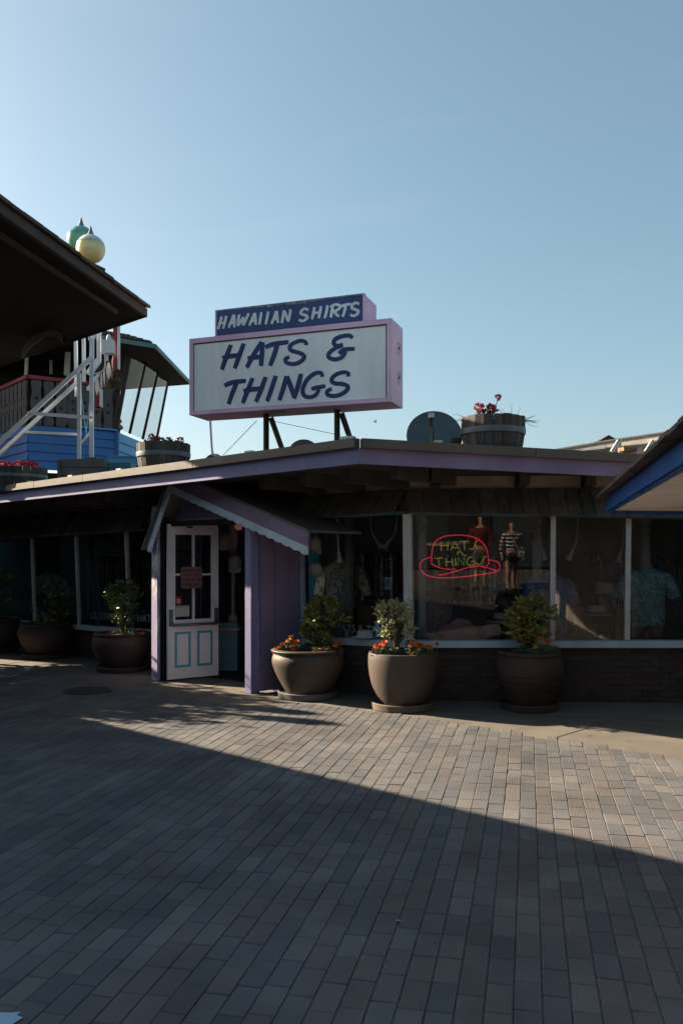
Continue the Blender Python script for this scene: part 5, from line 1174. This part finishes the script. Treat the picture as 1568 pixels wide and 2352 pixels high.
# white steel frame on the roof with an edge-on red sign
wf = thing('sign_frame', 'white steel lattice frame on the roof before the blue wall', 'steel frame', (-3.9,12.5,2.66))
YF = 12.5
def cr2(x, y): return (x*.288, 721.3+y*.288)
def fb(x0,y0,x1,y1,wd,Ya=YF,Yb=YF,name='steel_bar',m=None,dp=.05):
    a, b = P(*cr2(x0,y0),Ya), P(*cr2(x1,y1),Yb); MB().bar(a,b,wd,dp,(0,1,0)).build(name, m or M['framew'], wf)
fb(634,470,634,1260,.052); fb(735,190,732,1260,.06,12.6,12.6)
fb(-40,1060,735,345,.06,12.4,12.55); fb(-40,1150,628,538,.05,12.6,12.7)
fb(222,790,740,826,.045,12.42,12.5); fb(180,940,642,962,.04,12.62,12.62)
fb(605,150,612,660,.045,12.8,12.8); fb(668,130,672,540,.045,12.85,12.85,'steel_bar'); fb(726,112,722,210,.05,12.8,12.8); fb(790,95,792,380,.06,12.9,12.9); fb(772,130,745,205,.02,12.8,12.8)
fb(700,600,790,480,.03,12.7,13); fb(790,370,705,480,.09,12.85,12.75)
fb(655,1030,735,930,.025,12.7,12.6)
MB().tube([P(*cr2(655,680),12.7),P(*cr2(715,1150),12.7)],.006,4).build('tie_rod', M['lightblue'], wf); MB().tube([P(*cr2(718,680),12.72),P(*cr2(668,1150),12.72)],.006,4).build('tie_rod', M['lightblue'], wf)
MB().tube(crom([P(*cr2(716,490),12.5),P(*cr2(760,476),12.5),P(*cr2(810,462),12.5),P(*cr2(838,420),12.5),P(*cr2(838,330),12.5)],4),.012,6).build('cable', M['framew'], wf)
lb = thing('floodlight_box', 'white metal lamp housing clamped to the steel frame under the dark eave', 'lamp housing', P(*cr2(870,310),12.9))
q = P(*cr2(868,262),12.9); MB().box(q,(.17,.14,.195)).build('housing', M['white'], lb); MB().ball(q+V((0,0.02,.13)),.055,12,8,.7,1,1.3).build('lamp_lens', M['white'], lb, True); MB().bar(q+V((-.02,0,-.1)),q+V((-.02,0,-.22)),.03,.03).build('bracket', M['white'], lb); MB().box(q+V((0,0,-.103)),(.19,.16,.012)).build('base_plate', M['framew'], lb)
# edge-on sign board: red with a white scalloped border
rb_ = thing('edge_on_sign', 'red signboard with white scalloped edge, seen from its side', 'sign', P(*cr2(930,450),13.2))
def eo(x0,x1,y0,y1,Y,m,name):
    a, b = P(*cr2(x0,y1),Y), P(*cr2(x1,y0),Y); MB().box((a+b)/2,(abs(b.x-a.x),.12,abs(b.z-a.z))).build(name, m, rb_)
eo(912,945,40,446,13.1,M['redpaint'],'red_edge'); eo(946,953,40,440,13.08,M['white'],'white_edge')
def blade(x0,y0,y1,w_,Y):
    pts = [P(*cr2(x0+w_*(1 if k < 7 else -1)*math.sin(math.pi*(k % 7)/6)*.5, y0+(y1-y0)*((k % 7)/6 if k < 7 else 1-(k % 7)/6)),Y) for k in range(14)]
    MB().prism(pts,(0,.05,0)).build('white_scallop', M['white'], rb_)
for x,y0,y1,w_,Y in ((902,330,450,22,13.15),(866,380,515,36,13.25),(831,430,555,14,13.3),(809,470,590,16,13.35),(776,510,650,34,13.4)): 
    blade(x,y0,y1,w_,Y); eo(x+6,x+26,y1-70,y1-8,Y+.1,M['redpaint'],'red_edge')
eo(768,818,600,745,13.5,M['redpaint'],'red_edge'); eo(804,812,600,742,13.42,M['white'],'white_edge')
# crate, small teal duct on the roof
ct = thing('roof_crate', 'weathered grey wooden crate on the roof in front of the steel frame', 'crate', P(210,1095,11.7))
a, b = P(141,1097,11.7), P(282,1064,11.7)
for i in range(3):
    z0 = 2.66+(.36/3)*i; MB().box(((a.x+b.x)/2-.1,11.75,z0+.055),(.62,.3,.112)).build('plank', M['crate'], ct)
MB().box(((a.x+b.x)/2-.42,11.72,2.82),(.03,.36,.34)).build('end_board', M['greyboard'], ct)
MB().box(((a.x+b.x)/2+.38,11.9,2.82),(.32,.3,.31)).build('lid_box', M['teal'], ct); MB().box(((a.x+b.x)/2-.0,11.7,3.03),(.16,.1,.02)).build('batten', M['crate'], ct)
hd = P(289,1062,12.6); o = MB().box((hd.x,12.6,hd.z),(.44,.3,.12)).build('roof_duct', M['lightblue']); tag(o,'small light blue duct box on the roof beside the vent pipe','duct'); MB().box((hd.x,12.6,(hd.z-.06+2.66)/2),(.3,.2,hd.z-.06-2.66)).build('duct_base', M['lightblue'], o); MB().box((hd.x,12.59,hd.z+.07),(.46,.33,.015)).build('duct_lid', M['lightblue'], o)

# ------------------------------------------------------------------ right kiosk eave (blue fascia)
kk = thing('blue_kiosk', 'kiosk roof corner with blue fascia, cream soffit and brown shingles at right', 'kiosk', (3.6,6,0))
kt = V((2.42,7.55,0)); kd = V((-.2198,-.9755,0)); kr = V((.9755,-.16,0)).normalized()*-1; kr = V((.985,.17,0)).normalized(); kz = 2.045
K1 = kt+kd*5.4; K2 = kt+kr*3.2
kq = V((-.9755,.2198,0))
MB().prism([p+V((0,0,kz)) for p in (kt-kq*.04-kd*-.04, K1-kq*.04, K1+kr*2.8, K2+kd*.04)], (0,0,.03)).build('soffit', M['cream'], kk)
MB().prism([kt+V((0,0,kz-.012)), K1+V((0,0,kz-.012)), K1-kq*.045+V((0,0,kz-.012)), kt-kq*.045+V((0,0,kz-.012))], (0,0,.13)).build('fascia_board', M['blue2'], kk)
MB().prism([kt+kq*.01+V((0,0,kz+.012)), kt+kq*.01+kd*.03+V((0,0,kz-.01)), kt+kd*5+kq*.01+V((0,0,kz-.0)), kt+kd*5+kq*.01+V((0,0,kz+.006))], kq*.006).build('drip_strip', M['blue2'], kk)
kn = V((-.17,.985,0)); MB().prism([kt-kq*.05+V((0,0,kz-.03)), K2+V((0,0,kz-.03)), K2+kn*-.03+V((0,0,kz-.03)), kt-kq*.05-kn*.03+V((0,0,kz-.03))], (0,0,.14)).build('fascia_board', M['blue2'], kk)
up = V((.42*.9755,-.42*.2198,.06)); run = -.09
while run < 5.3:
    wd = R.uniform(.24,.34); a, b = kt+kd*run, kt+kd*(run+wd-.006); j = R.uniform(0,.01)
    for lay in range(3):
        o_ = kq*(.085-.045*lay)+V((0,0,kz+.118+.022*lay+j+run*.0)); 
        MB().prism([a+kd*.07*lay+o_, b+kd*.07*lay+o_, b+kd*.07*lay+o_+up, a+kd*.07*lay+o_+up], V((0,0,.022))).build('shingle', M['shingle'], kk)
    run += wd
MB().prism([kt+V((0,0,kz+.15))-kq*.4, K1+V((0,0,kz+.15))-kq*.4, K1-kq*2.2+V((0,0,kz+.42)), kt-kq*2.2+kd*1.5+V((0,0,kz+.42))], (0,0,.05)).build('roof_slope', M['shingle'], kk)
MB().prism([(3.9,6.9,0),(3.4,2.4,0),(6,2.2,0),(6.5,6.9,0)], (0,0,kz)).build('kiosk_wall', M['cream'], kk)

# weathered timber roof behind the shop at right
tr_ = thing('timber_canopy', 'silvery weathered timber canopy rising behind the shop roof at right', 'canopy', (4.6,13,2.7))
def tq(px,py,Y): return P(px,py,Y)
b0 = [(1250,1037),(1390,1013),(1620,979)]
for i,((x0,y0),(x1,y1)) in enumerate(zip(b0,b0[1:])):
    Ya, Yb = 13-.6*i, 12.4-.9*i
    MB().prism([P(x0,y0,Ya),P(x1-.5,y1,Yb),P(x1-.5,y1+15+9*i,Yb),P(x0,y0+3+12*i,Ya)],(0,.06,0)).build('fascia_plank', M['greywood'], tr_)
    MB().prism([P(x0,y0+6+10*i,Ya+.12),P(x1-.5,y1+17+9*i,Yb+.12),P(x1-.5,y1+75,Yb+.12),P(x0,y0+60,Ya+.12)],(0,.05,0)).build('side_plank', M['greywood'], tr_)
    MB().prism([P(x0,y0-2,Ya-.02),P(x1,y1-2,Yb-.02),P(x1,y1+1.5,Yb-.02),P(x0,y0+1.5,Ya-.02)],(0,.3,0)).build('cap_strip', M['crate'], tr_)
for px in (1412,1490):
    MB().bar(P(px-8,1038,11.9),P(px+8,1012,11.9),.05,.05).build('strut', M['white'], tr_); MB().bar(P(px+9,1012,11.9),P(px+12,1040,11.9),.04,.04).build('strut', M['white'], tr_)
rv = P(1398,1008,13.4); m_ = MB().prism([P(1374,1013,13.4),P(1424,1013,13.4),P(1414,1008,13.4),P(1397,999,13.4)],(0,.6,.0)).build('roof_vent', M['shingle'], tr_)
q = P(1440,1033,11.6); m_ = MB().box(q,(.22,.14,.05),.3); tag(m_.build('wood_scrap', mat('yellow_wood',(.35,.22,.08),(.12,.07,.04),20,.8)), 'yellowish broken wood scrap lying on the roof before the timber canopy','wood scrap'); MB().box(q+V((.03,0,-.0)),(.16,.1,.08),-.5).build('splinter', M['wood'], bpy.data.objects['wood_scrap'])

# ------------------------------------------------------------------ around the plaza, out of view: added to cast shadows and cut sky light
nb_ = thing('shadow_building', 'unseen low dark building added so its long eave shades the foreground paving', 'shop', (-6.5,7,0))  # unseen building, added to cast the foreground shadow edge
za = 3.2; a, b = V((-13.57,15.34,0)), V((-3.72,6.46,0)); bk = V((-.67,-.742,0))
MB().prism([a+bk*.5,b+bk*.5,b+bk*6,a+bk*6],(0,0,3.05)).build('wall', M['slate'], nb_)
MB().prism([a+V((0,0,3.08)),b+V((0,0,3.08)),b+bk*6+V((0,0,3.08)),a+bk*6+V((0,0,3.08))],(0,0,.12)).build('roof', M['roofdark'], nb_)
for k in range(4):
    p = a.lerp(b,.12+.22*k)+bk*.47; q = a.lerp(b,.26+.22*k)+bk*.47; MB().bar(p+V((0,0,1.5)),q+V((0,0,1.5)),.05,1.3).build('window', M['darkwood'], nb_)
def bigbuilding(pts, h, label, m, name='added_building'):
    t = thing(name, label, 'building', (sum(p[0] for p in pts)/len(pts), sum(p[1] for p in pts)/len(pts), 0))
    MB().prism([(x,y,0) for x,y in pts],(0,0,h)).build('wall', m, t)
    cx, cy = t.location.x, t.location.y
    MB().prism([((x-cx)*1.05+cx,(y-cy)*1.05+cy,h) for x,y in pts],(0,0,.25)).build('roof', M['roofdark'], t)
    for (x0,y0),(x1,y1) in zip(pts, pts[1:]+pts[:1]):
        L_ = math.hypot(x1-x0,y1-y0); n_ = int(L_/2.4)
        for z in (1.6,4.6):
            if z+1 > h: continue
            for k in range(n_):
                p, q = V((x0,y0,z)).lerp(V((x1,y1,z)),(k+.25)/n_), V((x0,y0,z)).lerp(V((x1,y1,z)),(k+.75)/n_); MB().bar(p,q,.06,1.4).build('window', M['darkwood'], t)
    return t
bigbuilding([(-14,-6.5),(16,-6.5),(16,-13),(-14,-13)], 5.4, 'unseen two storey slate building across the plaza, added to cut sky light', M['slate'])  # unseen, added to cut sky light and darken what the windows mirror
bigbuilding([(7.6,-6),(13,-6),(13,9),(7.6,9)], 6.2, 'unseen two storey slate blue building right of the plaza, added to cut sky light', M['slate'])  # unseen, added to cut sky light from the right
bigbuilding([(-14.5,17.6),(-9.9,17.6),(-9.9,25),(-14.5,25)], 8, 'unseen tall dark wing beyond the left end of the shop, added to shade the balcony', M['slate'])  # unseen, added to keep sun off the balcony
bigbuilding([(-20,5),(-16.5,5),(-16.5,27),(-20,27)], 4.3, 'unseen long low shed far left, added to darken the window reflections', M['slate'])  # unseen, added to hide bright ground from the left window reflections
def tree(x, y, zc, rx, rz, n, seed, label):  # unseen crowns, added to shade the paving at left
    tt = thing('added_tree', label, 'tree', (x,y,0), 'unseen trees added to shade the left paving'); rr = random.Random(seed)
    MB().tube([(x,y,-.02),(x+.03,y,1.1),(x+.05,y-.02,zc-.4)],[.09,.075,.05],8).build('trunk', M['bark'], tt); cm = MB()
    for i in range(n):
        d = V((rr.gauss(0,1),rr.gauss(0,1),rr.gauss(0,1))).normalized()*rr.random()**.4; c0 = V((x+d.x*rx,y+d.y*rx,zc+d.z*rz))
        for k in range(24): cm.leaf(c0+V((rr.gauss(0,.12),rr.gauss(0,.12),rr.gauss(0,.1))), (rr.gauss(0,1),rr.gauss(0,1),rr.gauss(0,.8)), rr.uniform(.11,.16), .08)
    cm.build('crown', M['leaftree'], tt)
tree(-7.6,13.75,2.0,.95,.5,150,35,'unseen low leafy tree added to shade the ground by the porch')
tree(-7.75,11.9,2.3,1.3,.65,220,31,'unseen small round tree added to shade the paving at left')
tree(-10.1,13.2,2.7,1.5,1.0,230,33,'unseen broader tree added for shade, behind the small round one')
for x,y,zt,l in ((-9.0,12.72,4.15,'unseen slim lamp post added for its shadow, beside the broader tree'),(-8.7,12.15,4.1,'unseen slim lamp post added for its shadow, before the small tree')):  # unseen posts, added to cast finger shadows on the paving
    t = thing('added_post', l, 'lamp post', (x,y,0), 'unseen lamp posts added to cast finger shadows')
    MB().lathe((x,y,0),[(.14,0),(.14,.25),(.07,.3),(.055,zt-.5),(.06,zt-.45)],14).build('post', M['iron'], t, True); MB().lathe((x,y,zt-.45),[(.06,0),(.13,.08),(.15,.3),(.06,.42),(.01,.46)],14).build('lantern', M['white'], t, True)
